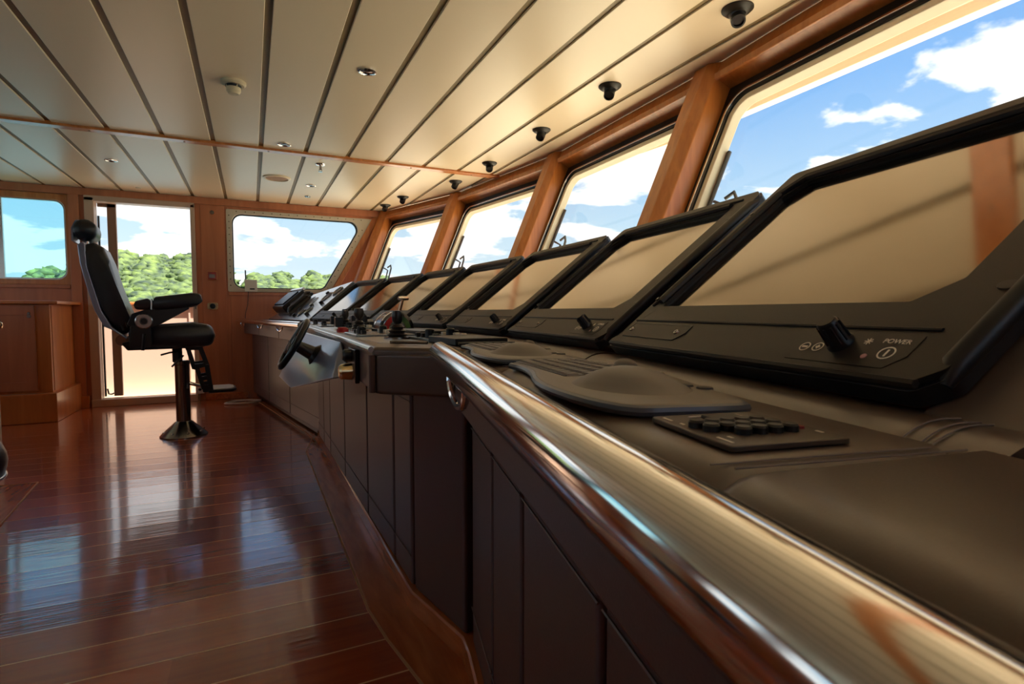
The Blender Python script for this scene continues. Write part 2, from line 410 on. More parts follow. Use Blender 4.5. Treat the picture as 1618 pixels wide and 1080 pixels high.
# ------------------------------------------------------------------ front wall: posts, heads, sills, windows
ZB = 1.16
def fr(i):
    a, b = WP[i], WP[i+1]
    d = (b-a); L = d.length; d.normalize(); nin = V((-d.y, d.x, 0))   # inward (towards -X)
    return a, d, L, nin
sill = MB(); head_n = 0
for i in range(5):
    a, d, L, nin = fr(i)
    dn = (nin*RAKE + V((0, 0, -1)))            # down the rake per metre of height
    out = (-nin + V((0, 0, -RAKE))).normalized()
    def Q(u, h, o):   # u along, h metres below the ceiling, o outwards
        return a + V((0, 0, CH)) + d*u + dn*h + out*o
    # head board with reveal
    b = MB(); 
    b.prism([Q(0, 0, .0), Q(L, 0, .0), Q(L, .085, .0), Q(0, .085, .0)], out*.14)
    hb = trim(b, 'post', .006)
    MB().prism([Q(.09, .068, -.012), Q(L-.09, .068, -.012), Q(L-.09, .094, .0), Q(.09, .094, .0), Q(L-.09, .094, .02), Q(.09, .094, .02)][:4], out*.012).build('bead', 'trimwood', parent=hb, bevel=.003)
    # lower wall
    b = MB(); b.prism([Q(0, CH-ZB, .02), Q(L, CH-ZB, .02), Q(L, CH, .02), Q(0, CH, .02)], out*.12)
    struct(b.build('wall_front', 'wall'))
    # window
    m = .075
    oc = [(m-.02, .07), (L-m+.02, .07), (L-m+.02, CH-ZB+.05), (m-.02, CH-ZB+.05)]
    ic = [(m+.045, .125), (L-m-.045, .125), (L-m-.045, CH-ZB-.01), (m+.045, CH-ZB-.01)]
    ic2 = [(m+.06, .14), (L-m-.06, .14), (L-m-.06, CH-ZB-.03), (m+.06, CH-ZB-.03)]
    ic3 = [(m+.098, .178), (L-m-.098, .178), (L-m-.098, CH-ZB-.06), (m+.098, CH-ZB-.06)]
    ro = rrect(oc, .02, 8); ri = rrect(ic, .11, 8); ri2 = rrect(ic2, .1, 8); ri3 = rrect(ic3, .08, 8)
    T3 = lambda p2, o: [Q(u, h, o) for u, h in p2]
    wf = struct(MB().ring(T3(ro, .10), T3(ri, .10), out*.01).build('window_%d' % n_win, 'rubber')); n_win += 1
    MB().ring(T3(ri, .095), T3(ri2, .095), out*.02).build('frame_bead', 'chrome', parent=wf, bevel=.004)
    MB().ring(T3(ri2, .115), T3(ri3, .115), out*.05).build('outer_frame', 'cream', parent=wf, bevel=.004)
    MB().ring(T3(ri2, .105), T3(rrect([(m+.07, .15), (L-m-.07, .15), (L-m-.07, CH-ZB-.04), (m+.07, CH-ZB-.04)], .095, 8), .105), out*.012).build('gasket', 'rubber', parent=wf)
    MB().prism(T3(ri2, .13), out*.006).build('pane', 'glass', parent=wf)
    if i > 0:
        # wiper outside the glass, parked along the edge farther from the camera
        lb = {1: 'window wiper outside the largest window nearest the camera', 2: 'window wiper outside the second window from the camera',
              3: 'window wiper outside the third window from the camera', 4: 'window wiper outside the farthest front window'}[i]
        wt = thing('window_wiper', lb, 'wiper', Q(L-m-.2, CH-ZB, .19), 'wipers on the front windows')
        MB().tube([Q(L-m-.108, .40, .165), Q(L-m-.108, CH-ZB-.02, .165)], .011, 8).build('blade', 'blade', parent=wt)
        MB().tube([Q(L-m-.33, CH-ZB-.02, .2), Q(L-m-.24, .64, .2), Q(L-m-.205, .60, .2), Q(L-m-.17, .63, .19)], .009, 8).build('arm', 'blade', parent=wt)
        MB().tube([Q(L-m-.27, CH-ZB-.02, .2), Q(L-m-.18, .66, .2), Q(L-m-.12, .64, .175)], .008, 8).build('link_rod', 'blade', parent=wt)
# posts: one per joint
for i, p in enumerate(WP):
    ins = []
    if i == 0: dirs = [(fr(0)[1], .12)]
    elif i == 5: dirs = [(-fr(4)[1], .12)]
    else: dirs = [(-fr(i-1)[1], .095), (fr(i)[1], .095)]
    nin = (fr(max(0, i-1))[3]+fr(min(4, i))[3]).normalized()
    dn = nin*RAKE+V((0, 0, -1)); out = (-nin+V((0, 0, -RAKE))).normalized()
    top = p+V((0, 0, CH)); H = CH-ZB+.03
    l = dirs[0][0]*dirs[0][1]; r_ = dirs[-1][0]*dirs[-1][1] if len(dirs) > 1 else V((0, 0, 0))
    b = MB()
    prof = [top+l-out*.0, top+l+out*.13, top+r_+out*.13, top+r_-out*.0, top+nin*.045+r_*.5, top+nin*.045+l*.5]
    b.loft([prof, [q+dn*H for q in prof]])
    trim(b, 'post', .006)
# soffit outside
EV = [(2.72, -1.9), (2.83, .6), (2.866, 1.42), (2.93, 2.58), (2.945, 3.28), (2.83, 4.5), (2.66, 5.25), (2.46, 6.2), (2.22, 6.95), (1.75, 7.75)]
sf = MB(); rings = []
for k, (x, y) in enumerate(EV):
    q = V((x, y, 0)); q2 = V(EV[min(k+1, len(EV)-1)]+(0,)); q1 = V(EV[max(k-1, 0)]+(0,)); tg_ = (q2-q1).normalized(); dq = V((tg_.y, -tg_.x, 0))
    yy = max(-.94, min(6.8, y)); p = V((wfront(yy)-.25, y, 0))
    rings.append([p+V((0, 0, 2.235)), q-dq*.09+V((0, 0, 2.275)), q-dq*.07+V((0, 0, 2.235)), q+V((0, 0, 2.235)), q+dq*.01+V((0, 0, 2.42)), p+V((0, 0, 2.42))])
sf.loft(rings); struct(sf.build('roof_overhang', 'soffit', ang=20))
for k, (x, y) in enumerate(((2.52, 2.62), (2.50, 4.35))):
    tag(MB().lathe([(.0, -.05), (.05, -.05), (.075, -.02), (.08, 0)], (x, y, 2.262), n=20).build('overhang_spotlight', 'alu', base=(x, y, 2.262)), ['round lamp under the roof overhang outside the second window from the camera', 'round lamp under the roof overhang outside the third window from the camera'][k], 'lamp', 'lamps under the overhang')
struct(MB().bb((-3.35, -1.1, CH+.08), (2.3, 6.95, CH+.2)).build('roof', 'soffit'))

# ------------------------------------------------------------------ console geometry
ZT = .883          # desk top
H1 = 13.0          # heading of the near facet (degrees from +Y)
def hd(h): return V((sin(R(h)), cos(R(h)), 0))
def hn(h): return V((-cos(R(h)), sin(R(h)), 0))
RAIL0 = V((.40, 1.235, .875)); rd = -hd(12.7)
def railp(s): return RAIL0+rd*s     # s metres toward the camera from the far end of the near rail

# monitors: (bottom-left corner, heading, tilt)
MON = [(V((.582, .811, .915)), 12.6, 40.0), (V((.690, 1.470, .915)), 8.0, 39.0), (V((.718, 2.12, .915)), 2.5, 38.5),
       (V((.712, 2.80, .915)), -2.0, 38.5), (V((.655, 3.42, .915)), -5.5, 38.5), (V((.560, 4.02, .915)), -9, 38.5), (V((.437, 4.64, .915)), -12, 38.5)]
def frame(B, h, t):
    d = hd(h); n0 = hn(h); t = R(t)
    return B, -d, (-n0*cos(t)+V((0, 0, sin(t)))), (n0*sin(t)+V((0, 0, cos(t))))
MW = [.60, .60, .60, .60, .56, .57, .57]; MH = .50

# ---- desk top pads with riser
back = [V((.398, .185, 0)), V((.538, .80, 0)), V((.562, .88, 0)), V((.645, 1.46, 0)), V((.674, 2.12, 0)), V((.666, 2.8, 0)), V((.610, 3.42, 0)), V((.512, 4.02, 0)), V((.388, 4.64, 0)), V((.13, 6.75, 0))]
def backx(y):
    if y <= back[0].y: return back[0].x + (y-back[0].y)*.231
    for a, b in zip(back, back[1:]):
        if a.y <= y <= b.y: return a.x+(b.x-a.x)*(y-a.y)/(b.y-a.y)
    return back[-1].x
def frontx(y): # desk front edge beside the near rail
    t = (RAIL0.y-y)/-rd.y
    return railp(t).x+.040
def pad_mesh(y0, y1, zt=ZT, slant=.0, r=.034):
    """a leather pad between the rail and the riser; edges rolled over"""
    b = MB(); rings = []
    ys = [y0, y0+.006, y0+.016] + [y0+.016+(y1-y0-.032)*k/8 for k in range(1, 8)] + [y1-.016, y1-.006, y1]
    dz = [-.012, -.004, 0] + [0]*7 + [0, -.004, -.012]
    for y, z in zip(ys, dz):
        yb = y + slant
        A = V((frontx(y), y, 0)); Bk = V((backx(yb)+.001, yb, 0)); t = (Bk-A).normalized()
        prof = [A+V((0, 0, zt-.12)), A+V((0, 0, zt-r))]
        for q in range(1, 6):
            an = pi/2*q/5; prof.append(A+t*(r-r*cos(an))+V((0, 0, zt-r+r*sin(an))))
        prof += [A.lerp(Bk, f)+V((0, 0, zt)) for f in (.3, .6, .9)]
        prof += [Bk+V((0, 0, zt)), Bk+V((0, 0, zt-.12))]
        rings.append([p+V((0, 0, z)) if p.z > zt-.06 else p for p in prof])
    return b.loft(rings)

DASH = thing('dash_shelf', 'dark leather dash shelf between the slanted displays and the front windows', 'shelf', (1.3, 3.0, 1.1))
desk = thing('console_desk', 'black leather covered console desk running under the slanted displays beside the polished rail', 'console', (.45, 1.0, 0))
pad_mesh(-.75, .213, ZT+.004, -.03).build('top_pad', 'leather', parent=desk)
pad_mesh(.218, .775, ZT, -.035).build('top_pad', 'leather', parent=desk)
pad_mesh(.78, 1.20, ZT, -.035).build('top_pad', 'leather', parent=desk)
# stitching lines on the pads
for yy, zt in ((.205, ZT+.0038), (.227, ZT-.0003), (.767, ZT-.0003), (.789, ZT-.0003)):
    pts = [V((frontx(yy)+.022+(backx(yy-.03)-frontx(yy)-.03)*k/40, yy-.032*k/40, zt)) for k in range(41)]
    for k in range(0, 40, 1):
        pass
    MB().tube(pts, .0006, 5).build('stitch_line', 'thread', parent=desk)
# leather clad slope nearer than the first display
B, u, e, n = frame(*MON[0]); W = MW[0]
PF = lambda a_, b_, c_: B+u*a_+e*b_+n*c_
MB().prism([PF(W-.02, -.085, -.026), PF(W+.070, -.085, -.026), PF(W+.070, MH, -.026), PF(W-.02, MH, -.026)], -n*.03).build('side_filler', 'leather', parent=desk, bevel=.008, seg=3)
c0 = PF(W+.072, -.075, -.022); B2, u2, e2, n2 = frame(c0, 24, 44)
MB().prism([c0, c0+u2*.95, c0+u2*.95+e*.62, c0+e*.62], -n*.06).build('end_slope', 'leather', parent=desk, bevel=.012, seg=3)
for q in (.060,):
    MB().tube([PF(W+q, -.03, -.0195), PF(W+q, .45, -.0195)], .0006, 5).build('stitch_line', 'thread', parent=desk)
# dash top behind the displays, facet by facet
b = MB(); top = []
for i in range(7):
    B, u, e, n = frame(*MON[i]); T = B+e*MH-n*.09
    top += [T, T+u*MW[i]]
top = sorted(top, key=lambda p: p.y)
tops = [V((.72, -.6, 1.22))]+top+[V((.74, 5.9, 1.17)), V((.66, 6.74, 1.14))]
rings = []
for p in tops:
    wx = wfront(max(-.9, min(6.78, p.y)))-RAKE*(CH-1.18)-.05
    rings.append([V((p.x-.02, p.y, p.z-.05)), V((p.x+.01, p.y, p.z-.006)), V((p.x+.05, p.y, p.z)), V((max(wx, p.x+.1), p.y, 1.19)), V((max(wx, p.x+.1), p.y, 1.1)), V((p.x+.02, p.y, p.z-.14))])
b.loft(rings).build('dash_top', 'leather', parent=DASH)
bp = []
for i in range(7):
    B, u, e, n = frame(*MON[i])
    for a_ in (.0, MW[i]):
        p0, p1 = B+u*a_+e*.085-n*.088, B+u*a_+e*(MH-.03)-n*.088
        bp.append([p0, p1, p1-n*.02, p0-n*.02])
bp.sort(key=lambda r: r[0].y)
MB().loft(bp).build('back_panel', 'leather', parent=DASH)
# ---- apron under the near rail
def nearline(dx, y): return V((railp((RAIL0.y-y)/-rd.y).x+dx, y, 0))
b = MB(); A0 = nearline(.031, 1.165); A1 = nearline(.031, -.75)
b.prism([A0+V((0, 0, .755)), A1+V((0, 0, .755)), A1+V((0, 0, ZT-.02)), A0+V((0, 0, ZT-.02))], (.05, 0, 0))
b.build('apron', 'leather2', parent=desk, bevel=.008)
# near base panels
cuts = [1.345, 1.06, .80, .46, .05, -.4, -.75]
for y0, y1 in zip(cuts, cuts[1:]):
    p0 = nearline(.10, y0-.006); p1 = nearline(.10, y1+.006)
    b = MB().prism([p0+V((0, 0, .07)), p1+V((0, 0, .07)), p1+V((0, 0, .765)), p0+V((0, 0, .765))], (.04, .0, 0))
    pn = b.build('base_panel', 'leather2', parent=desk, bevel=.012, seg=3)
    for z in (.66, .17):
        MB().tube([p0+V((-.0015, 0, z)), p1+V((-.0015, 0, z))], .0018, 5).build('stitch_line', 'thread', parent=pn)
p0 = nearline(.135, 1.36); p1 = nearline(.135, -.75)
MB().prism([p0+V((0, 0, .02)), p1+V((0, 0, .02)), p1+V((0, 0, .75)), p0+V((0, 0, .75))], (.1, 0, 0)).build('carcass', 'blackplastic', parent=desk)

# ---- centre module
mod = thing('helm_console', 'dark leather helm console projecting between the two polished rails, with throttle and wheel', 'console', (.45, 2.8, 0))
X0 = .27
topoly = [(.435, 1.21), (.268, 1.352), (.285, 2.0), (.30, 3.2), (.33, 3.95), (.36, 4.15), (.484, 4.15), (backx(3.42)-.002, 3.42), (backx(2.8)-.002, 2.8), (backx(2.12)-.002, 2.12), (backx(1.46)-.002, 1.46), (backx(1.21)-.002, 1.21)]
MB().prism([(x, y, ZT-.03) for x, y in topoly], (0, 0, .03)).build('worktop', 'leather', parent=mod, bevel=.012, seg=4)
front = [V((.43, 1.205, 0)), V((.270, 1.352, 0)), V((.287, 2.0, 0)), V((.302, 3.2, 0)), V((.332, 3.95, 0)), V((.40, 4.16, 0))]
for k, (a, c) in enumerate(zip(front, front[1:])):
    nn = V((-(c-a).y, (c-a).x, 0)).normalized()
    b = MB().prism([a+V((0, 0, .765)), c+V((0, 0, .765)), c+V((0, 0, ZT-.012)), a+V((0, 0, ZT-.012))], -nn*.05)
    b.build('apron', 'leather' if k == 0 else 'leather2', parent=mod, bevel=.012, seg=3)
MB().tube([V((.266, 1.352, .77)), V((.266, 1.352, ZT-.02))], .008, 8).build('corner_bead', 'leather2', parent=mod)
MB().tube([a+V((-.006, 0, ZT-.006)) for a in front[1:5]], .007, 8).build('edge_strip', 'steel', parent=mod)
# base panels of the module
cutm = [1.70, 1.93, 2.40, 3.0, 3.55, 3.85, 4.14]
for y0, y1 in zip(cutm, cutm[1:]):
    x0 = .455-.012*(y0-1.7); x1 = .455-.012*(y1-1.7)
    b = MB().prism([(x0, y0+.006, .07), (x1, y1-.006, .07), (x1, y1-.006, .775), (x0, y0+.006, .775)], (.05, 0, 0))
    pn = b.build('base_panel', 'leather2', parent=mod, bevel=.012, seg=3)
    for z in (.68, .17):
        MB().tube([(x0-.0015, y0+.01, z), (x1-.0015, y1-.01, z)], .0018, 5).build('stitch_line', 'thread', parent=pn)
b = MB().prism([(.458, 1.69, .07), (.515, 1.375, .07), (.515, 1.375, .775), (.458, 1.69, .775)], (.05, .01, 0))
b.build('corner_panel', 'leather2', parent=mod, bevel=.012, seg=3)
MB().prism([(.51, 1.72, .02), (.56, 1.42, .02), (.80, 1.42, .02), (.66, 4.14, .02), (.49, 4.14, .02)], (0, 0, .81)).build('carcass', 'blackplastic', parent=mod)

# ---- far wing
far = thing('console_wing', 'brown leather console wing meeting the far wall behind the pilot chair', 'console', (.2, 5.5, 0))
fa, fb = V((.355, 4.175, 0)), V((-.10, 6.72, 0)); fd = (fb-fa).normalized(); fn = V((-fd.y, fd.x, 0))
MB().prism([fa+V((0, 0, .845)), fb+V((0, 0, .845)), V((.20, 6.75, .845)), V((backx(4.64)-.002, 4.64, .845)), V((backx(4.17)-.002, 4.17, .845))], (0, 0, .038)).build('worktop', 'leather', parent=far, bevel=.01, seg=3)
for f0, f1 in ((0.0, .36), (.36, .68), (.68, .985)):
    a = fa.lerp(fb, f0)-fn*.02+fd*.005; c = fa.lerp(fb, f1)-fn*.02-fd*.005
    MB().prism([a+V((0, 0, .735)), c+V((0, 0, .735)), c+V((0, 0, .85)), a+V((0, 0, .85))], -fn*.05).build('apron', 'leather2', parent=far, bevel=.006)
    a = fa.lerp(fb, f0)-fn*.10+fd*.005; c = fa.lerp(fb, f1)-fn*.10-fd*.005
    pn = MB().prism([a+V((0, 0, .07)), c+V((0, 0, .07)), c+V((0, 0, .73)), a+V((0, 0, .73))], -fn*.05).build('base_panel', 'leather2', parent=far, bevel=.01, seg=3)
    for z in (.64, .17): MB().tube([a+fn*.0015+V((0, 0, z)), c+fn*.0015+V((0, 0, z))], .0018, 5).build('stitch_line', 'thread', parent=pn)
a = fa-fn*.14; c = fb-fn*.14
MB().prism([a+V((0, 0, .02)), c+V((0, 0, .02)), c+V((0, 0, .84)), a+V((0, 0, .84))], -fn*.1).build('carcass', 'blackplastic', parent=far)
# sloping instrument panel of the wing
q0, q1, q2, q3 = V((.412, 4.70, .897)), V((.17, 6.5, .892)), V((.55, 6.5, 1.13)), V((.79, 4.76, 1.230))
nn = (q1-q0).cross(q3-q0).normalized()
if nn.z < 0: nn = -nn
b = MB(); b.prism([q0, q1, q2, q3], -nn*.06); b.build('instrument_panel', 'silverpaint', parent=far, bevel=.006)
def ip(f, g): return q0.lerp(q1, f).lerp(q3.lerp(q2, f), g)
for f, g, w_ in ((.16, .62, .07), (.2, .25, .05), (.34, .55, .06), (.30, .2, .05), (.07, .75, .06)):
    p = ip(f, g); MB().lathe([(w_*.9, 0), (w_, .01), (w_*.8, .016), (w_*.75, .008), (0, .008)], p, nn, 20).build('dial', 'silverpaint', parent=far)
for f, g in ((.12, .45), (.24, .75), (.26, .4), (.42, .3), (.14, .15), (.38, .12)):
    p = ip(f, g); MB().lathe([(.018, 0), (.018, .02), (.012, .025), (0, .025)], p, nn, 14).build('knob', 'blackplastic', parent=far)
uu = (q1-q0).normalized(); vv = nn.cross(uu).normalized()
RX = lambda a, b_, c_: Matrix((a, b_, c_)).transposed()
# telephone handsets in cradles and the radio set near the wall
def onpanel(f, g, su, sv, sn, lift=0):
    return MB().box(ip(f, g)+nn*(sn/2+lift+.012), (su, sv, sn), RX(uu, vv, nn))
rs = thing('radio_set', 'black radio set at the wall end of the far console wing', 'radio', ip(.80, .45)+nn*.003)
onpanel(.80, .50, .56, .27, .09, .006).build('case', 'blackplastic', parent=rs, bevel=.02, seg=3)
onpanel(.80, .50, .46, .20, .012, .097).build('display', 'rubber', parent=rs, bevel=.004)
onpanel(.80, .82, .56, .03, .03, .097).build('hood', 'steel', parent=rs, bevel=.006)
for k, (f, g) in enumerate(((.585, .55), (.50, .40))):
    hs = thing('handset', ['black telephone handset in its cradle beside the radio set', 'black telephone handset in its cradle beside the round dials'][k], 'telephone', ip(f, g)+nn*.003, 'handsets on the far console wing')
    onpanel(f, g, .09, .26, .03, .003).build('cradle', 'blackplastic', parent=hs, bevel=.01)
    c_ = ip(f, g)+nn*.06
    MB().tube([c_-vv*.11-nn*.02, c_-vv*.09, c_, c_+vv*.09, c_+vv*.11-nn*.02], [.024, .024, .017, .024, .024], 10).build('receiver', 'rubber', parent=hs)

# risers per display: cove rising from the desk to the display bottoms
for i in range(7):
    B, u, e, n = frame(*MON[i]); W = MW[i]
    b = MB(); rings = []
    for s in (-.019, .0, W*.5, W, W+(.075 if i == 0 else .019)):
        top = B+u*s-hn(MON[i][1])*.022+V((0, 0, -.024))
        nin = hn(MON[i][1]); base = top.copy(); base.z = ZT-.004; base = base + nin*(.062)
        prof = [base+V((0, 0, -.03)), base]
        for q in range(1, 7):
            f = q/6; prof.append(base.lerp(top, f)+(V((0, 0, .006))+nin*.004)*sin(pi*f))
        prof += [top-nin*.03+V((0, 0, -.004)), top-nin*.05+V((0, 0, -.02)), V((top.x+.06, top.y, ZT-.04))]
        rings.append(prof)
    b.loft(rings).build('riser', 'leather', parent=(desk, desk, mod, mod, mod, mod, far)[i])
    if i == 0:
        for q in (W+.012, W+.026, W+.034):
            pts = [MB for _ in ()]
            top = B+u*q-hn(MON[0][1])*.022+V((0, 0, -.024)); base = top.copy(); base.z = ZT-.004; base += hn(MON[0][1])*.062
            MB().tube([base.lerp(top, f)+(V((0, 0, .006))+hn(MON[0][1])*.004)*sin(pi*f)+n*.0012 for f in [k/8 for k in range(9)]], .0007, 5).build('stitch_line', 'thread', parent=desk)
# ------------------------------------------------------------------ rails
def rail_thing(label, pts, base, brs, inward):
    t = thing('grab_rail', label, 'rail', base)
    MB().tube(pts, .026, 24).build('bar', 'chrome', parent=t)
    for p, dr_ in brs:
        p = V(p)
        path = []
        for k in range(13):
            an = pi*k/12
            path.append(p + dr_*(.11-.11*cos(an)) + V((0, 0, -.012-.045*sin(an)**.8)))
        MB().tube(path, .0065, 8).build('bracket', 'chrome', parent=t)
        MB().lathe([(.013, 0), (.011, .006), (0, .006)], path[0]+V((0, 0, .004)), V((0, 0, -1)), 12).build('bracket_foot', 'chrome', parent=t)
    return t
endc = [railp(-.004), railp(0)]
pts = [railp(s) for s in (.04, .12, .3, .6, .9, 1.1, 1.25, 1.5, 2.0)]
nr = rail_thing('thick polished steel rail along the near console edge, running past the camera', pts, (railp(.5).x, railp(.5).y, .85), [(railp(.26)+V((-.004, 0, -.008)), rd)], None)
MB().lathe([(.026, 0), (.024, .006), (.016, .010), (0, .011)], railp(.04), -rd, 24).build('end_cap', 'chrome', parent=nr)
MB().tube([railp(.07)+V((0, 0, -.01)), railp(.07)+V((.02, .0, -.03))], .012, 10).build('stand_off', 'chrome', parent=nr)
frp = [fa+fn*.028+fd*.02+V((0, 0, .872)), fa.lerp(fb, .5)+fn*.028+V((0, 0, .872)), fb+fn*.028+V((0, 0, .872))]
fr_ = rail_thing('thin polished rail along the far console wing by the wall', frp, fa.lerp(fb, .5)+V((0, 0, .85)), [(frp[0].lerp(frp[2], f)+V((0, 0, -.005)), fd*.9) for f in (.22, .52, .86)], None)

# ------------------------------------------------------------------ displays
LM = ['slanted black display nearest the camera, with the big control knob and power mark', 'second slanted black display from the camera, behind the far keyboard',
      'third slanted black display from the camera, reflecting a thin wooden bar', 'fourth slanted black display from the camera, just right of the throttle levers',
      'fifth slanted black display from the camera, directly behind the throttle levers', 'sixth slanted black display from the camera', 'farthest slanted black display, next to the silver instrument panel']
def text_mesh(txt, size):
    c = bpy.data.curves.new('t', 'FONT'); c.body = txt; c.size = size; c.extrude = .0002; c.align_x = 'CENTER'
    o = bpy.data.objects.new('t', c); COL.objects.link(o); bpy.context.view_layer.update()
    me = bpy.data.meshes.new_from_object(o.evaluated_get(bpy.context.evaluated_depsgraph_get())); bpy.data.objects.remove(o)
    return me
def display(i):
    B, u, e, n = frame(*MON[i]); W = MW[i]; H = MH
    t = thing('display_monitor', LM[i], 'monitor', B+u*W/2-n*.05, 'slanted displays along the console')
    P = lambda a, b_, c_=0: B+u*a+e*b_+n*c_
    PP = lambda l, c_: [P(a, b_, c_) for a, b_ in l]
    # bezel with chamfered screen opening
    op = [(.075, .10), (W-.085, .10), (W-.055, .135), (W-.055, H-.05), (.06, H-.05), (.04, H-.075), (.04, .13)]
    op = [(.062, .100), (W-.085, .100), (W-.055, .132), (W-.055, H-.055), (.085, H-.055), (.055, H-.095), (.055, .108)]
    oo = [(0, 0), (W-.02, 0), (W, .02), (W, H-.02), (W-.02, H), (.0, H), (0, .02)]
    o2 = rrect(oo, .012, 3); i2 = rrect(op, .006, 3)
    # align both loops: same corner order (bottom-left first)
    b = MB().ring(PP(o2, -.006), PP(i2, -.006), n*.006); b.build('bezel', 'bezel', parent=t, bevel=.002)
    o3 = rrect([(x-.003*(1 if x < .1 else -1), y-.003*(1 if y < .1 else -1)) for x, y in oo], .012, 3)
    MB().ring(PP(o3, -.024), PP(i2, -.024), n*.0179).build('surround', 'rubber', parent=t, bevel=.002)
    MB().prism(PP([(.030, .075), (W-.035, .075), (W-.035, H-.004), (.030, H-.004)], -.075), n*.0505).build('housing', 'rubber', parent=t)
    MB().prism(PP(i2, -.0125), n*.004).build('screen', 'screen', parent=t)
    # raised dark inner lip along left and top of the screen
    lp = lambda pts_, r_, m_, nm: MB().tube([P(a, b_, c_) for a, b_, c_ in pts_], r_, 8).build(nm, m_, parent=t)
    lp([(.045, .108, .002), (.045, H-.085, .002), (.078, H-.045, .002), (W-.06, H-.045, .002)], .0065, 'rubber', 'screen_gasket')
    lp([(.026, .10, .001), (.026, H-.075, .001), (.06, H-.028, .001), (W-.04, H-.028, .001)], .0028, 'rubber', 'outer_gasket')
    # padded grip along the edge nearer the camera
    g = MB().tube([P(W-.003, .012, -.012), P(W-.003, .03, -.006), P(W-.003, H-.05, -.006), P(W-.003, H-.02, -.012)], [.005, .010, .010, .005], 12); g.build('side_grip', 'rubber', parent=t)
    for v_ in (.118, H-.10):
        MB().loft([[P(W-.013+.009*cos(2*pi*k/16), v_+.0055*sin(2*pi*k/16), z_) for k in range(16)] for z_ in (.0, .0015)]).build('grip_notch', 'rubber', parent=t)
    MB().lathe([(.004, 0), (.004, .002), (0, .002)], P(.012, H-.13, 0), n, 10).build('screw', 'blackplastic', parent=t)
    MB().lathe([(.004, 0), (.004, .002), (0, .002)], P(.012, .12, 0), n, 10).build('screw', 'blackplastic', parent=t)
    # groove above the control band
    MB().tube([P(.02, .062, .0), P(W-.03, .062, .0)], .0022, 6).build('groove', 'rubber', parent=t)
    MB().tube([P(0.006, .002, -.002), P(W-.014, .002, -.002)], .004, 6).build('bottom_edge', 'bezel', parent=t)
    # cover plate with two screws
    cp = rrect([(.025, .020), (.20, .020), (.215, .036), (.215, .054), (.03, .054)], .004, 3)
    cp2 = rrect([(.027, .022), (.199, .022), (.213, .037), (.213, .052), (.032, .052)], .004, 3)
    cv = MB().ring(PP(cp, .0), PP(cp2, .0), n*.0012); cvo = cv.build('cover_outline', 'rubber', parent=t)
    MB().prism(PP(cp2, .0), n*.0009).build('cover_plate', 'bezel', parent=t)
    for a in (.042, .19): MB().lathe([(.0052, 0), (.0045, .002), (.002, .002), (.002, .001), (0, .001)], P(a, .037, .0009), n, 12).build('cover_screw', 'gunmetal', parent=t)
    # control field: brightness knob and marks
    cf = rrect([(W-.165, .012), (W-.05, .012), (W-.038, .028), (W-.038, .055), (W-.165, .055)], .003, 3)
    MB().prism(PP(cf, .0), n*.0006).build('control_field', 'bezel', parent=t)
    kc = P(W-.112, .038, 0)
    kb = MB()
    pr = []
    for r_, z_ in ((.0125, 0), (.0125, .003), (.0105, .006), (.0095, .026), (.0085, .028)): pr.append((r_, z_))
    kb.lathe(pr, kc, n, 24)
    ko = kb.build('knob', 'blackplastic', parent=t)
    MB().lathe([(.0082, .0279), (.0078, .0288), (0, .0288)], kc, n, 20).build('knob_cap', 'bezel', parent=t)
    for k in range(10):
        an = 2*pi*k/10; dr_ = u*cos(an)+e*sin(an); MB().tube([kc+dr_*.0108+n*.006, kc+dr_*.0098+n*.025], .0011, 5).build('knob_rib', 'blackplastic', parent=ko)
    def circ(a, b_, r_, w_):
        MB().ring([P(a+r_*cos(2*pi*k/20), b_+r_*sin(2*pi*k/20), .0007) for k in range(20)], [P(a+(r_-w_)*cos(2*pi*k/20), b_+(r_-w_)*sin(2*pi*k/20), .0007) for k in range(20)], n*.0003).build('printed_ring', 'print', parent=t)
    def bar(a, b_, sx, sy, nm='printed_mark', m_='print', rot=0):
        c_, s_ = cos(rot), sin(rot)
        MB().prism([P(a+x*c_-y*s_, b_+x*s_+y*c_, .0007) for x, y in ((-sx, -sy), (sx, -sy), (sx, sy), (-sx, sy))], n*.0003).build(nm, m_, parent=t)
    if i < 4:
        circ(W-.150, .030, .0062, .0012); bar(W-.150, .030, .0035, .0012)
        circ(W-.134, .031, .0062, .0012); bar(W-.134, .031, .0026, .0010); bar(W-.134, .031, .0008, .0028)
        for k in range(4): bar(W-.085, .043, .0042, .0004, rot=pi*k/4)
        circ(W-.058, .030, .0078, .0013); bar(W-.058, .030, .0009, .0042)
        MB().lathe([(.003, 0), (.0028, .0008), (0, .001)], P(W-.076, .024, .0004), n, 12).build('indicator', 'pinkled', parent=t)
        me = text_mesh('POWER', .0075)
        o = bpy.data.objects.new('lettering', me); COL.objects.link(o); me.materials.append(M['print'])
        o.matrix_world = Matrix.Translation(P(W-.058, .0425, .0008)-t.location) @ RX(u, e, n).to_4x4(); o.parent = t
    return t
for i in range(7): display(i)

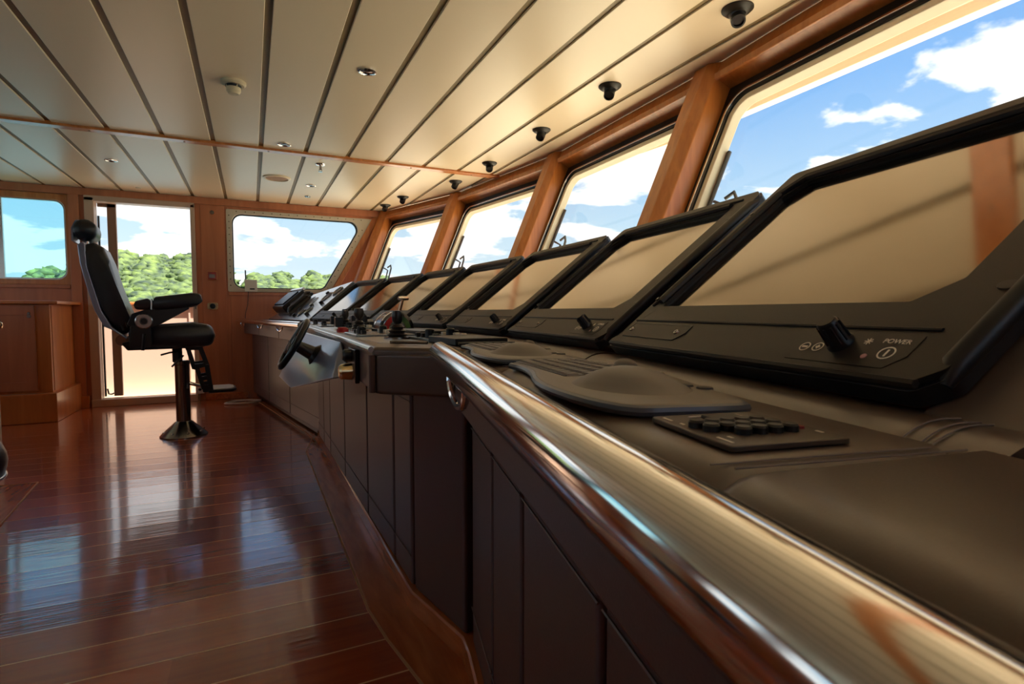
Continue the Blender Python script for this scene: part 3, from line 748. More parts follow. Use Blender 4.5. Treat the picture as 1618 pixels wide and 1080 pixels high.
# ------------------------------------------------------------------ keyboards
KB = [(.351, .734), (.352, .712), (.350, .690), (.343, .662), (.334, .635), (.322, .605), (.305, .570), (.291, .535), (.282, .505), (.276, .470), (.272, .435), (.271, .406), (.272, .385), (.276, .363), (.284, .350), (.298, .345), (.332, .335), (.367, .325), (.376, .326), (.383, .336), (.410, .400), (.437, .467), (.470, .560), (.492, .660), (.488, .725), (.470, .748), (.440, .757), (.400, .748), (.360, .740)]
def keyboard(dx, dy, rot, label):
    o = V((.36, .5, 0)); Rz = Matrix.Rotation(rot, 3, 'Z')
    t = thing('keyboard', label, 'keyboard', o+V((dx, dy, ZT)), 'keyboards with palm rests')
    def W3(x, y, z=0):
        q = Rz @ (V((x, y, 0))-o)+o; return V((q.x+dx, q.y+dy, ZT+.0012+z))
    cen = V((.375, .52))
    ins = [tuple(V(p).lerp(cen, .035)) for p in KB]; mid = [tuple(V(p).lerp(cen, .012)) for p in KB]
    MB().loft([[W3(x, y, 0) for x, y in mid], [W3(x, y, .003) for x, y in KB], [W3(x, y, .007) for x, y in KB], [W3(x, y, .0092) for x, y in mid], [W3(x, y, .010) for x, y in ins]]).build('base', 'grey', parent=t)
    MB().tube([W3(x, y, .0045) for x, y in KB[:20]], .0048, 8).build('edge_bumper', 'kbedge', parent=t)
    MB().prism([W3(x, y, .0098) for x, y in ((.360, .738), (.464, .736), (.458, .568), (.405, .545), (.330, .545))], (0, 0, .0008)).build('key_bed', 'blackkey', parent=t)
    key0 = None; ra = V((-.02, -.9998)); ca = V((.9998, -.02))
    for r in range(5):
        st = V((.373, .728))+ca*(.0195*r)+ra*(.004*r); off_ = V((-.035, 0))
        for k in range(12):
            p = st+ra*(.0178*k)+V((-.0028*k*(1-r/5), 0))
            if p.y < .535-.012*r: continue
            if key0 is None:
                kb = MB(); kb.loft([[W3(p.x+x, p.y+y, .0095) for x, y in ((-.0085, -.0078), (.0085, -.0078), (.0085, .0078), (-.0085, .0078))], [W3(p.x+x, p.y+y, .0130) for x, y in ((-.0065, -.006), (.0065, -.006), (.0065, .006), (-.0065, .006))]])
                key0 = kb.build('key', 'grey', parent=t); P0 = W3(p.x, p.y)
            else:
                ko = key0.copy(); COL.objects.link(ko); ko.parent = t; ko.location = W3(p.x, p.y)-P0
    rings = []; N_ = 36
    for z, sc in ((.0085, 1.10), (.0105, 1.0), (.015, .86), (.0215, .66), (.0265, .44), (.0292, .22), (.0298, .02)):
        rings.append([W3((.350)+.052*sc*cos(2*pi*k/N_), .450+.070*sc*sin(2*pi*k/N_), z) for k in range(N_)])
    MB().loft(rings).build('palm_rest', 'greydome', parent=t, ang=80)
    MB().torus(W3(.418, .545, .014), (0, 0, 1), .020, .003, 28, 8).build('trackball_ring', 'grey', parent=t)
    MB().lathe([(.017, 0), (.0165, .006), (.013, .013), (.007, .017), (0, .018)], W3(.418, .545, .010), (0, 0, 1), 24).build('trackball', 'greydome', parent=t)
    for x, y in ((.392, .440), (.398, .420), (.402, .398), (.380, .405)):
        MB().lathe([(.0085, 0), (.0075, .0022), (0, .0025)], W3(x, y, .0095), (0, 0, 1), 18).build('button', 'greykey', parent=t)
    return t
keyboard(0, 0, 0, 'grey keyboard with domed palm rest in front of the nearest display')
keyboard(.092, .435, R(2), 'grey keyboard with domed palm rest in front of the second display')

# ------------------------------------------------------------------ keypad panel
kp = thing('keypad_panel', 'flat brown keypad panel with round black keys beside the nearest keyboard', 'keypad', (.33, .275, ZT))
k0 = V((.280, .333, ZT+.001)); ka = (V((.262, .240, 0))-V((.280, .333, 0))).normalized(); kc_ = V((-ka.y, ka.x, 0))
if kc_.x < 0: kc_ = -kc_
KP = lambda s, q, z=0: k0+ka*s+kc_*q+V((0, 0, z))
LK, WK = .098, .092
MB().prism([KP(x, y) for x, y in rrect([(0, 0), (LK, 0), (LK, WK), (0, WK)], .004, 4)], (0, 0, .004)).build('plate', 'keyplate', parent=kp, bevel=.001)
MB().prism([KP(x, y, .004) for x, y in ((.016, .034), (.046, .034), (.046, .062), (.016, .062))], (0, 0, .003)).build('display', 'rubber', parent=kp, bevel=.001)
MB().tube([KP(.012, .026, .0045), KP(.012, .068, .0045), KP(.05, .068, .0045)], .0007, 5).build('printed_frame', 'print', parent=kp)
for r in range(3):
    for k in range(5):
        if r == 2 and k == 0: continue
        MB().lathe([(.0058, 0), (.0058, .004), (.0046, .0055), (0, .0052)], KP(.040+r*.013+ .004, .012+k*.0125+r*.003, .004), (0, 0, 1), 18).build('key', 'blackkey', parent=kp)
MB().prism([KP(x, y, .004) for x, y in ((.058, .068), (.068, .068), (.068, .082), (.058, .082))], (0, 0, .002)).build('red_window', 'redbox', parent=kp)
for s, q, l in ((.008, .006, .012), (.03, .007, .005), (.075, .006, .016), (.075, .014, .005), (.03, .078, .007), (.075, .084, .006)):
    MB().prism([KP(s, q, .0041), KP(s+l, q, .0041), KP(s+l, q+.002, .0041), KP(s, q+.002, .0041)], (0, 0, .0003)).build('lettering', 'print', parent=kp)

# ------------------------------------------------------------------ instruments on the helm console
zt = ZT+.0012
it = MB().prism([(.315, 1.50, ZT-.001), (.318, 2.9, ZT-.001), (.345, 3.95, ZT-.001), (.52, 3.95, ZT-.001), (.60, 2.9, ZT-.001), (.60, 1.95, ZT-.001), (.50, 1.50, ZT-.001)], (0, 0, .002)).build('inset_panel', plain('painted_window_sheen', srgb(190, 196, 200), .25, .3), parent=mod)  # pale base colour stands in for bright windows reflected in the worktop
# throttle (engine telegraph)
tc_ = V((.558, 2.353, zt))
tg = thing('throttle_lever', 'chrome twin throttle with a red and a green scale drum on the helm console', 'throttle', tc_)
ax = V((-.12, .993, 0)).normalized(); sd = V((.993, .12, 0)); Zv = V((0, 0, 1))
def half(r0, r1, w0, w1, mat, nm, a0=0, a1=pi):
    b = MB(); rings = []
    for k in range(25):
        an = a0+(a1-a0)*k/24; dd = sd*cos(an)+Zv*sin(an); c = tc_+Zv*.012
        rings.append([c+dd*r0+ax*w0, c+dd*r1+ax*w0, c+dd*r1+ax*w1, c+dd*r0+ax*w1])
    b.loft(rings).build(nm, mat, parent=tg)
MB().box(tc_+Zv*.008, (.15, .18, .016), Matrix((ax, sd, Zv)).transposed()).build('base', 'gunmetal', parent=tg, bevel=.004)
half(.0, .074, -.048, .048, 'gunmetal', 'drum')
half(.070, .086, -.052, -.036, 'chrome', 'rim'); half(.070, .086, .036, .052, 'chrome', 'rim')
half(.044, .069, -.052, -.047, 'red', 'red_scale', pi*.5, pi*.97); half(.044, .069, -.052, -.047, 'green', 'green_scale', pi*.03, pi*.44); half(.038, .044, -.054, -.047, 'chrome', 'inner_ring')
half(.069, .073, -.054, -.047, 'chrome', 'outer_ring')
MB().lathe([(.020, 0), (.018, .010), (.010, .013), (0, .013)], tc_+Zv*.038-ax*.048, -ax, 20).build('hub', 'chrome', parent=tg)
for s in (-1, 1):
    p0 = tc_+Zv*.055+ax*.026*s+sd*(.010*s+.022)
    MB().tube([p0, p0+Zv*.055+sd*.012, p0+Zv*.105+sd*.028], [.012, .008, .007], 10).build('lever', 'chrome', parent=tg)
    q = p0+Zv*.11+sd*.03
    MB().tube([q-sd*.026, q, q+sd*.026], [.009, .012, .009], 10).build('lever_grip', 'chrome', parent=tg)
tg.scale = (.87, .87, .87)
def joystick(p, label, h=.11, r=.022):
    t = thing('joystick', label, 'joystick', p)
    MB().lathe([(.042, 0), (.042, .006), (.02, .008), (0, .008)], p, n=24).build('collar', 'gunmetal', parent=t)
    MB().lathe([(.028, .008), (.033, .014), (.023, .020), (.028, .026), (.018, .032), (.021, .038), (.014, .046), (0, .047)], p, n=20).build('boot', 'rubber', parent=t)
    MB().lathe([(.009, .04), (.009, h*.6)], p, n=10).build('stem', 'blackplastic', parent=t)
    MB().lathe([(.012, h*.55), (r, h*.66), (r*1.1, h*.85), (r*.9, h), (0, h*1.02)], p, n=20).build('grip', 'blackplastic', parent=t)
    return t
joystick(V((.415, 1.70, zt)), 'black joystick with rubber boot at the near corner of the helm console', .088, .016)
joystick(V((.43, 2.46, zt)), 'black joystick just left of the throttle', .10, .02)
joystick(V((.46, 3.05, zt)), 'small black joystick near the middle of the helm console', .09, .018)
joystick(V((.52, 3.45, zt)), 'black joystick farthest along the helm console', .10, .018)
def plate(p, sx, sy, rz, label, mat='gunmetal', knobs=0, h=.008):
    c, s = cos(rz), sin(rz)
    t = thing('control_panel', label, 'control panel', p)
    Mx = Matrix.Rotation(rz, 3, 'Z')
    MB().box(V(p)+V((0, 0, h/2)), (sx, sy, h), Mx).build('faceplate', mat, parent=t, bevel=.003)
    for k in range(knobs):
        q = V(p)+Mx @ V((sx*.28*(1 if k % 2 else -1), sy*(-.38+.76*(k//2+.5)/max(1, (knobs+1)//2)), h))
        if k % 3 == 2: MB().lathe([(.014, 0), (.014, .022), (.010, .026), (0, .026)], q, n=14).build('knob', 'blackplastic', parent=t)
        else: MB().box(q+V((0, 0, .006)), (.018, .018, .012), Mx).build('button', ('blackplastic', 'white')[k % 2], parent=t, bevel=.002)
    return t
plate((.53, 1.62, zt), .16, .24, .1, 'dark control panel with buttons behind the near joystick', 'gunmetal', 8)
plate((.40, 2.02, zt), .16, .26, 0, 'long steel control panel along the helm console edge', 'silverpaint', 8)
plate((.48, 2.78, zt), .17, .20, 0, 'steel control panel beyond the throttle base', 'silverpaint', 8)
plate((.42, 3.32, zt), .14, .22, 0, 'steel control panel beyond the wheel', 'silverpaint', 6)
plate((.42, 3.78, zt), .14, .2, 0, 'steel control panel at the far end of the helm console', 'silverpaint', 6)
plate((.58, 3.15, zt), .10, .22, 0, 'narrow black control panel under the fifth display', 'blackplastic', 6, .03)
for k, (x, y, h_) in enumerate(((.40, 2.86, .05), (.53, 2.94, .06), (.55, 3.30, .055), (.47, 3.58, .05))):
    tag(MB().box((x, y, zt+.008+h_/2), (.04, .05, h_)).build('switch_box', 'blackplastic', bevel=.004, base=(x, y, zt)), ['small black switch box beside the wheel on the console edge', 'small black switch box behind the middle joystick', 'small black switch box before the far joystick', 'small black switch box past the far joystick'][k], 'switch box', 'switch boxes on the helm console')
tag(MB().lathe([(.024, 0), (.024, .012), (.017, .02), (0, .021)], (.345, 2.36, zt), n=20).build('emergency_button', 'red', base=(.345, 2.36, zt)), 'round red push button on the helm console edge', 'button')
# loose things on the worktop
def slab(nm, p, sx, sy, h, rz, mat, label, cat):
    b = MB().box((p[0], p[1], p[2]+h/2), (sx, sy, h), Matrix.Rotation(rz, 3, 'Z'))
    return tag(b.build(nm, mat, bevel=.003, base=p), label, cat)
slab('clipboard', (.563, 1.90, zt+.010), .14, .29, .012, .08, 'blackplastic', 'black clipboard lying below the fourth display', 'clipboard')
slab('logbook', (.53, 1.39, zt), .15, .20, .018, .05, 'rubber', 'dark closed book lying near the second display', 'book')
tag(MB().tube([(.46, 1.262, zt+.006), (.60, 1.235, zt+.006)], .005, 8).build('pen', 'blackplastic', base=(.53, 1.248, zt)), 'black pen lying in front of the closed book', 'pen')
tag(MB().tube([(.33, 1.43, zt+.005), (.41, 1.36, zt+.005)], .004, 8).build('pencil', 'gunmetal', base=(.37, 1.395, zt)), 'thin dark pencil lying on the near corner of the helm console', 'pencil')

# ------------------------------------------------------------------ steering pod with wheel
ph = R(60); pn_ = V((-sin(ph), 0, cos(ph)))
TL, TR, BR, BT, BL = V((.235, 3.00, .868)), V((.280, 1.96, .868)), V((.222, 1.76, .762)), V((.140, 2.42, .650)), V((.112, 2.85, .654))
face = [TL, TR, BR, BT, BL]
hub = V((.238, 2.27, .792))
sp = thing('steering_stand', 'glossy wheel housing, sky sheen put into its colour, with a small black steering wheel on the helm console front', 'steering stand', (.25, 2.4, .65))
bk = [V((.297, 3.12, .85)), V((.280, 1.92, .855)), V((.276, 1.74, .77)), V((.286, 2.3, .755)), V((.294, 2.95, .755))]
b = MB(); b.loft([bk, face]); b.build('housing', 'pod', parent=sp, bevel=.008, seg=3)
MB().lathe([(.05, 0), (.045, .015), (.028, .03), (.022, .085), (.03, .10), (.034, .115), (0, .118)], hub+pn_*.0, pn_, 24).build('hub', 'rubber', parent=sp)
wc = hub+pn_*.105
MB().torus(wc, pn_, .100, .012).build('rim', 'blackplastic', parent=sp)
for k in range(3):
    an = 2*pi*k/3+.5; a_ = V((0, 1, 0)); b_ = pn_.cross(a_)
    MB().tube([wc, wc+(a_*cos(an)+b_*sin(an))*.100], [.016, .010], 8).build('spoke', 'blackplastic', parent=sp)
for o_ in (V((.01, .30, .03)), V((-.045, .34, -.075))):
    c_ = hub+o_-pn_*(o_.dot(pn_)); ex = V((0, 1, 0)); ey = pn_.cross(ex)
    MB().box(c_+pn_*.003, (.09, .03, .006), Matrix((ex, ey, pn_)).transposed()).build('label_plate', 'blackplastic', parent=sp, bevel=.002)
# switch plate on the console front
sw = thing('switch_plate', 'black switch plate with two round knobs on the helm console front', 'switch', (.265, 1.63, .82))
MB().bb((.262, 1.575, .765), (.275, 1.695, .862)).build('plate', 'blackplastic', parent=sw, bevel=.003)
MB().lathe([(.018, 0), (.018, .02), (.012, .026), (0, .026)], (.262, 1.635, .842), (-1, 0, 0), 16).build('knob', 'rubber', parent=sw)
MB().lathe([(.025, 0), (.022, .03), (.016, .036), (0, .036)], (.262, 1.635, .795), (-1, 0, 0), 18).build('knob', 'brass', parent=sw)

# ------------------------------------------------------------------ skirting and floor margin
caulk = [V((.03, 6.55, 0)), V((.386, 4.57, 0)), V((.40, 4.36, 0)), V((.325, 3.95, 0)), V((.325, 1.75, 0)), V((.345, 1.56, 0)), V((.40, 1.22, 0)), V((.20, .35, 0)), V((-.05, -.75, 0))]
base = [V((.12, 6.60, 0)), V((.500, 4.62, 0)), V((.475, 4.44, 0)), V((.437, 4.34, 0)), V((.442, 1.68, 0)), V((.505, 1.375, 0)), V((.495, 1.30, 0)), V((.275, .33, 0)), V((.03, -.75, 0))]
mb = MB()
mb.loft([[p+V((0, 0, .0)), q+V((.02, 0, .0)), q+V((.02, 0, .004)), p+V((0, 0, .004))] for p, q in zip(caulk, base)])
struct(mb.build('trim_40', 'skirt', bevel=.001, seg=1))
ca = MB(); ca.loft([[p+V((-.008, 0, 0)), p, p+V((0, 0, .0025)), p+V((-.008, 0, .0025))] for p in caulk]); struct(ca.build('trim_41', plain('caulk', srgb(190, 140, 96), .5)))
sk = MB(); sk.loft([[q+V((.0, 0, .004)), q+V((.045, 0, .004)), q+V((.045, 0, .07)), q+V((.006, 0, .07)), q+V((0, 0, .064))] for q in base]); struct(sk.build('baseboard_front', 'skirt', bevel=.002, seg=1))
hp = [V((-1.115, 3.905, 0)), V((-1.70, 3.92, 0)), V((-1.70, 2.6, 0)), V((-1.03, 3.08, 0))]
hp = [V((-1.115, 3.905, .0)), V((-1.75, 3.93, .0)), V((-1.75, 1.9, .0)), V((-.80, 2.2, 0)), V((-1.05, 3.18, .0))]
hp = [V((-1.115, 3.905, .0)), V((-1.75, 3.93, .0)), V((-1.75, 2.4, 0)), V((-1.115, 3.387, 0))]
hp = [V((-1.115, 3.905, 0)), V((-1.9, 3.92, 0)), V((-1.9, 3.3, 0)), V((-1.05, 3.18, 0))]
struct(MB().prism(hp, (0, 0, .003)).build('trim_42', 'skirt'))
for a, c, k in ((hp[0], hp[1], 43), (hp[3], hp[0], 44)):
    struct(MB().tube([a+V((0, 0, .002)), c+V((0, 0, .002))], .004, 6).build('trim_%d' % k, bpy.data.materials['caulk']))

# ------------------------------------------------------------------ pilot chair
CC = V((-.497, 4.932, 0))
ch = thing('pilot_chair', 'black leather pilot chair with headrest and armrest on a steel pedestal', 'chair', CC)
ca_ = R(5); fx = V((cos(ca_), sin(ca_), 0)); fy = V((-sin(ca_), cos(ca_), 0))
C_ = lambda x, y, z: CC+fx*(x-.028)+fy*y+V((0, 0, z))
MB().lathe([(.165, 0), (.165, .008), (.145, .03), (.09, .08), (.062, .108), (.052, .115), (0, .115)], CC, n=40).build('floor_flange', 'gunmetal', parent=ch)
for k in range(8):
    an = 2*pi*k/8+.3; MB().lathe([(.009, 0), (.009, .006), (.005, .009), (0, .009)], CC+V((.138*cos(an), .138*sin(an), .034)), n=10).build('bolt', 'chrome', parent=ch)
MB().lathe([(.050, .11), (.050, .555), (.054, .56), (.054, .585), (.045, .59), (0, .59)], CC, n=32).build('pedestal', 'gunmetal', parent=ch)
MB().lathe([(.034, .58), (.034, .70), (0, .70)], C_(-.0, 0, 0), n=24).build('slide_tube', 'blackplastic', parent=ch)
def side_prism(pts, y0, y1): return MB().prism([C_(x, y0, z) for x, z in pts], fy*(y1-y0))
side_prism(rrect([(-.30, .69), (.13, .695), (.13, .73), (-.30, .755), (-.34, .745)], .012, 3), -.20, .20).build('seat_pan', 'blackplastic', parent=ch, bevel=.006)
MB().tube([C_(-.33, -.19, .765), C_(-.33, .19, .765)], .04, 14).build('tilt_motor', 'gunmetal', parent=ch)
def cushion(prof, half_w, name, mat, parent, amt=.35, n=13, bulge=0):
    b = MB(); rings = []; cx = sum(p[0] for p in prof)/len(prof); cz = sum(p[1] for p in prof)/len(prof)
    for k in range(n):
        y = -half_w+2*half_w*k/(n-1); t = abs(y)/half_w; q = max(0, (t-.6)/.4); shrink = 1-amt*(1-math.sqrt(max(0, 1-q*q*.98)))
        rings.append([C_(cx+(x-cx)*(1-(1-shrink)*.4), y, cz+(z-cz)*shrink) for x, z in prof])
    return b.loft(rings).build(name, mat, parent=parent, ang=75)
seat = rrect([(-.30, .715), (.16, .70), (.235, .712), (.262, .79), (.235, .865), (.10, .888), (-.12, .872), (-.29, .86)], .05, 5)
st_ = cushion(seat, .255, 'seat', 'black_leather', ch, .3)
MB().tube([C_(x, -.235, z) for x, z in ((-.28, .853), (-.12, .866), (.02, .880), (.12, .882), (.20, .868))], .005, 6).build('piping', 'steel', parent=st_)
backp = [(-.255, .845), (-.292, .979), (-.341, 1.156), (-.382, 1.331), (-.415, 1.42), (-.465, 1.452), (-.52, 1.44), (-.525, 1.40), (-.51, 1.28), (-.488, 1.174), (-.445, .979), (-.39, .86), (-.33, .80)]
bk_ = cushion(rrect(backp, .02, 4), .25, 'backrest', 'black_leather', ch, .25)
shell = [(-.30, .775), (-.385, .845), (-.425, .865), (-.475, .979), (-.52, 1.174), (-.543, 1.30), (-.553, 1.425), (-.52, 1.45), (-.51, 1.43), (-.505, 1.28), (-.48, 1.17), (-.435, .979), (-.38, .86), (-.31, .80)]
b = MB(); b.loft([[C_(x, y, z) for x, z in shell] for y in (-.252, .252)]); b.build('back_shell', 'pod', parent=ch, bevel=.008)  # bluish light on the shell is put into its colour
for pts_ in (((-.315, .835), (-.36, 1.0), (-.41, 1.18), (-.44, 1.31), (-.465, 1.36), (-.50, 1.385)), ((-.29, .86), (-.325, 1.0), (-.37, 1.17), (-.405, 1.31), (-.43, 1.38))):
    MB().tube([C_(x, -.242, z) for x, z in pts_], .007, 6).build('seam_piping', 'rubber', parent=bk_)
hr = [(-.526+.072*cos(2*pi*k/20)*(1 if abs(cos(2*pi*k/20)) < .9 else .98), 1.542+.078*sin(2*pi*k/20)) for k in range(20)]
cushion(hr, .15, 'headrest', 'black_leather', ch, .55)
MB().loft([[C_(x, y, z) for x, z in ((-.60, 1.46), (-.588, 1.46), (-.588, 1.54), (-.57, 1.595), (-.545, 1.61), (-.575, 1.605), (-.60, 1.55))] for y in (-.13, .13)]).build('headrest_shell', 'pod', parent=ch)
for y in (-.08, .08): MB().tube([C_(-.515, y, 1.40), C_(-.52, y, 1.50)], .009, 8).build('headrest_post', 'chrome', parent=ch)
for sy in (-1, 1):
    y0 = sy*.275
    side_prism(rrect([(-.26, .955), (-.18, .985), (.08, 1.01), (.095, .995), (-.10, .875), (-.17, .845), (-.25, .84), (-.29, .88)], .01, 3), y0-.012, y0+.012).build('arm_bracket', 'blackplastic', parent=ch, bevel=.004)
    side_prism(rrect([(-.285, .705), (-.145, .72), (-.15, .86), (-.27, .88)], .02, 3), y0-.016, y0+.006).build('hinge_plate', 'blackplastic', parent=ch, bevel=.004)
    for pr_, nm in ((((-.25, .985), (-.145, .980), (-.145, 1.072), (-.235, 1.045)), 'armrest_rear'), (((-.135, .978), (.05, .995), (.14, 1.012), (.178, 1.045), (.165, 1.105), (.10, 1.108), (-.125, 1.076)), 'armrest')):
        pr = rrect(pr_, .022, 5); cz = 1.04
        b = MB(); rings = []
        for k in range(9):
            y = y0-.05+.1*k/8; t = abs(k-4)/4; sc = 1-.3*t**3
            rings.append([C_(x, y, cz+(z-cz)*sc) for x, z in pr])
        b.loft(rings).build(nm, 'black_leather', parent=ch, ang=75)
    MB().tube([C_(-.14, y0-.052, .985), C_(-.138, y0-.054, 1.06)], .006, 8).build('arm_clip', 'steel', parent=ch)
    dl = MB().lathe([(.054, 0), (.054, .012), (.048, .018), (.026, .018), (.024, .012), (0, .012)], C_(-.19, y0+sy*.012, .902), fy*sy, 28).build('recline_dial', 'steel', parent=ch)
    MB().lathe([(.022, .012), (.019, .024), (0, .024)], C_(-.19, y0+sy*.012, .902), fy*sy, 20).build('dial_hub', 'blackplastic', parent=dl)
MB().tube([C_(-.19, -.30, .81), C_(-.195, -.31, .77), C_(-.202, -.31, .695)], [.012, .009, .011], 8).build('tilt_lever', 'blackplastic', parent=ch)
MB().tube([C_(.0, -.05, .665), C_(-.05, -.12, .66), C_(-.10, -.16, .648)], .007, 8).build('height_lever', 'blackplastic', parent=ch)
MB().tube([C_(.04, -.05, .63), C_(-.0, -.10, .59), C_(-.035, -.13, .555)], .007, 8).build('swivel_lever', 'blackplastic', parent=ch)
# footrest: perforated brackets and plate
for y0 in (-.13, .13):
    o_ = [(.035, .70), (.165, .70), (.215, .56), (.235, .36), (.20, .345), (.165, .36), (.11, .52)]
    b = MB(); segs = [((.045, .725), (.165, .725), (.160, .675), (.06, .675)), ((.058, .69), (.085, .69), (.128, .52), (.095, .53)), ((.138, .69), (.165, .715), (.212, .56), (.178, .565)),
                      ((.10, .565), (.185, .575), (.19, .545), (.115, .525)), ((.115, .53), (.145, .52), (.185, .36), (.155, .37)), ((.18, .56), (.212, .56), (.235, .36), (.205, .36)),
                      ((.14, .465), (.215, .475), (.22, .445), (.15, .435)), ((.155, .40), (.232, .40), (.235, .345), (.165, .345))]
    for sg in segs: b.prism([C_(x, y0-.006, z) for x, z in sg], fy*.012)
    b.build('footrest_bracket', 'blackplastic', parent=ch)
MB().tube([C_(.04, -.0, .42), C_(.19, -.0, .365)], .014, 10).build('footrest_strut', 'chrome', parent=ch)
MB().tube([C_(.195, -.13, .36), C_(.195, .13, .36)], .012, 10).build('footrest_axle', 'steel', parent=ch)
b = MB(); b.prism([C_(x, y, .338) for x, y in rrect([(.20, -.15), (.37, -.15), (.40, -.09), (.40, .09), (.37, .15), (.20, .15)], .02, 3)], (0, 0, .022))
fp = b.build('footplate', 'blackplastic', parent=ch, bevel=.004)
MB().prism([C_(x, y, .360) for x, y in rrect([(.23, -.13), (.36, -.13), (.385, -.08), (.385, .08), (.36, .13), (.23, .13)], .02, 3)], (0, 0, .006)).build('tread_pad', 'white', parent=fp, bevel=.002)

# ------------------------------------------------------------------ left cabinets and stool
cb = thing('cabinet', 'reddish wooden cabinet with a panelled door left of the doorway', 'cabinet', (-2.2, 6.4, 0))
MB().bb((-2.8, 6.08, .25), (-1.60, 6.78, 1.035)).build('carcass', 'cab', parent=cb, bevel=.004)
MB().bb((-2.85, 6.0, 0), (-1.555, 6.79, .255)).build('plinth', 'cab', parent=cb, bevel=.006)
MB().bb((-2.85, 6.03, 1.035), (-1.53, 6.79, 1.065)).build('top', 'cab', parent=cb, bevel=.008)
dd_ = MB().bb((-2.25, 6.062, .28), (-1.70, 6.08, 1.02)).build('door', 'wall', parent=cb, bevel=.004)
b = MB().ring([(x, 6.056, z) for x, z in rrect([(-2.25, .28), (-1.70, .28), (-1.70, 1.02), (-2.25, 1.02)], .002, 2)], [(x, 6.056, z) for x, z in rrect([(-2.18, .36), (-1.77, .36), (-1.77, .94), (-2.18, .94)], .002, 2)], (0, .008, 0))
b.build('door_frame', 'wall', parent=dd_, bevel=.003)
MB().lathe([(.016, 0), (.014, .006), (0, .006)], (-1.735, 6.055, .93), (0, -1, 0), 14).build('lock', 'gunmetal', parent=dd_)
MB().lathe([(.012, 0), (.010, .005), (0, .005)], (-1.735, 6.055, .955), (0, -1, 0), 14).build('latch', 'gunmetal', parent=dd_)
MB().bb((-1.599, 6.12, .27), (-1.596, 6.70, 1.02)).build('side_panel', 'cab', parent=cb)
c2 = thing('drawer_cabinet', 'light wooden drawer cabinet with a brass knob at the left edge', 'cabinet', (-1.8, 3.9, 0))
MB().bb((-2.3, 3.3, .0), (-1.475, 4.5, .94)).build('carcass', 'cab', parent=c2, bevel=.003)
for z0, z1 in ((.08, .66), (.67, .80), (.81, .93)):
    MB().bb((-1.474, 3.4, z0), (-1.452, 4.5, z1)).build('drawer', 'beige', parent=c2, bevel=.002)
MB().lathe([(.02, 0), (.010, .006), (.009, .02), (.02, .03), (.018, .04), (0, .044)], (-1.452, 4.46, .885), (1, 0, 0), 16).build('knob', 'brass', parent=c2)
SX, SY = -.976, 2.298
stl = thing('stool', 'round black cushioned stool peeking in at the left edge', 'stool', (SX, SY, 0))
MB().lathe([(.0, .40), (.20, .40), (.222, .42), (.233, .45), (.236, .475), (.233, .50), (.222, .53), (.20, .55), (.16, .562), (0, .566)], (SX, SY, 0), n=40).build('seat', 'black_leather', parent=stl)
MB().torus((SX, SY, .425), (0, 0, 1), .226, .007).build('piping', 'steel', parent=stl)
MB().lathe([(.10, 0), (.09, .02), (.035, .04), (.03, .40), (0, .40)], (SX, SY, 0), n=28).build('pedestal', 'gunmetal', parent=stl)

# ------------------------------------------------------------------ small things on the far wall
al = thing('alarm_box', 'small red framed call point on the wood beside the doorway', 'alarm', (-.37, Y0-.01, 1.31))
MB().bb((-.42, Y0-.022, 1.31), (-.322, Y0-.008, 1.41)).build('frame', 'trimwood', parent=al, bevel=.004)
MB().bb((-.41, Y0-.04, 1.32), (-.332, Y0-.02, 1.40)).build('body', 'redbox', parent=al, bevel=.004)
MB().bb((-.398, Y0-.043, 1.335), (-.344, Y0-.039, 1.375)).build('window', 'silverpaint', parent=al)
bs = thing('wall_switch', 'brass switch with a black rocker on the wood below the red call point', 'switch', (-.375, Y0-.01, .99))
MB().prism([(x, Y0-.018, z) for x, z in rrect([(-.425, .99), (-.325, .99), (-.325, 1.07), (-.425, 1.07)], .02, 4)], (0, .01, 0)).build('plate', 'brass', parent=bs, bevel=.003)
MB().lathe([(.03, 0), (.028, .012), (0, .014)], (-.375, Y0-.018, 1.03), (0, -1, 0), 18).build('rocker', 'blackplastic', parent=bs)
tag(MB().lathe([(.022, 0), (.02, .008), (.012, .008), (.011, .004), (0, .004)], (-.356, Y0-.008, 2.045), (0, -1, 0), 18).build('wall_detector', 'gunmetal', base=(-.356, Y0-.008, 2.045)), 'small dark round sensor high on the wood beside the doorway', 'sensor')
rt = thing('router_box', 'white box with a black antenna on the sill of the slanted window', 'router', (.0, Y0-.05, 1.19))
MB().bb((-.055, Y0-.05, 1.192), (.07, Y0-.014, 1.325)).build('case', 'white', parent=rt, bevel=.004)
MB().tube([(-.045, Y0-.03, 1.24), (-.045, Y0-.03, 1.43)], .007, 8).build('antenna', 'blackplastic', parent=rt)
MB().bb((-.005, Y0-.053, 1.215), (.045, Y0-.049, 1.23)).build('status_panel', 'blackplastic', parent=rt)
MB().tube([(-.02, Y0-.03, 1.195), (-.03, Y0-.02, 1.05), (-.055, Y0-.02, .95), (-.06, Y0-.02, .885)], .004, 6).build('cord', 'blackplastic', parent=rt)
# socket low by the chair pedestal
sk_ = thing('floor_socket', 'small white socket low on the door frame behind the chair pedestal', 'socket', (-.53, Y0-.05, .13))
MB().bb((-.56, Y0-.045, .08), (-.48, Y0-.03, .17)).build('plate', 'white', parent=sk_, bevel=.003)
MB().lathe([(.016, 0), (.014, .008), (0, .008)], (-.52, Y0-.045, .125), (0, -1, 0), 14).build('outlet', 'blackplastic', parent=sk_)
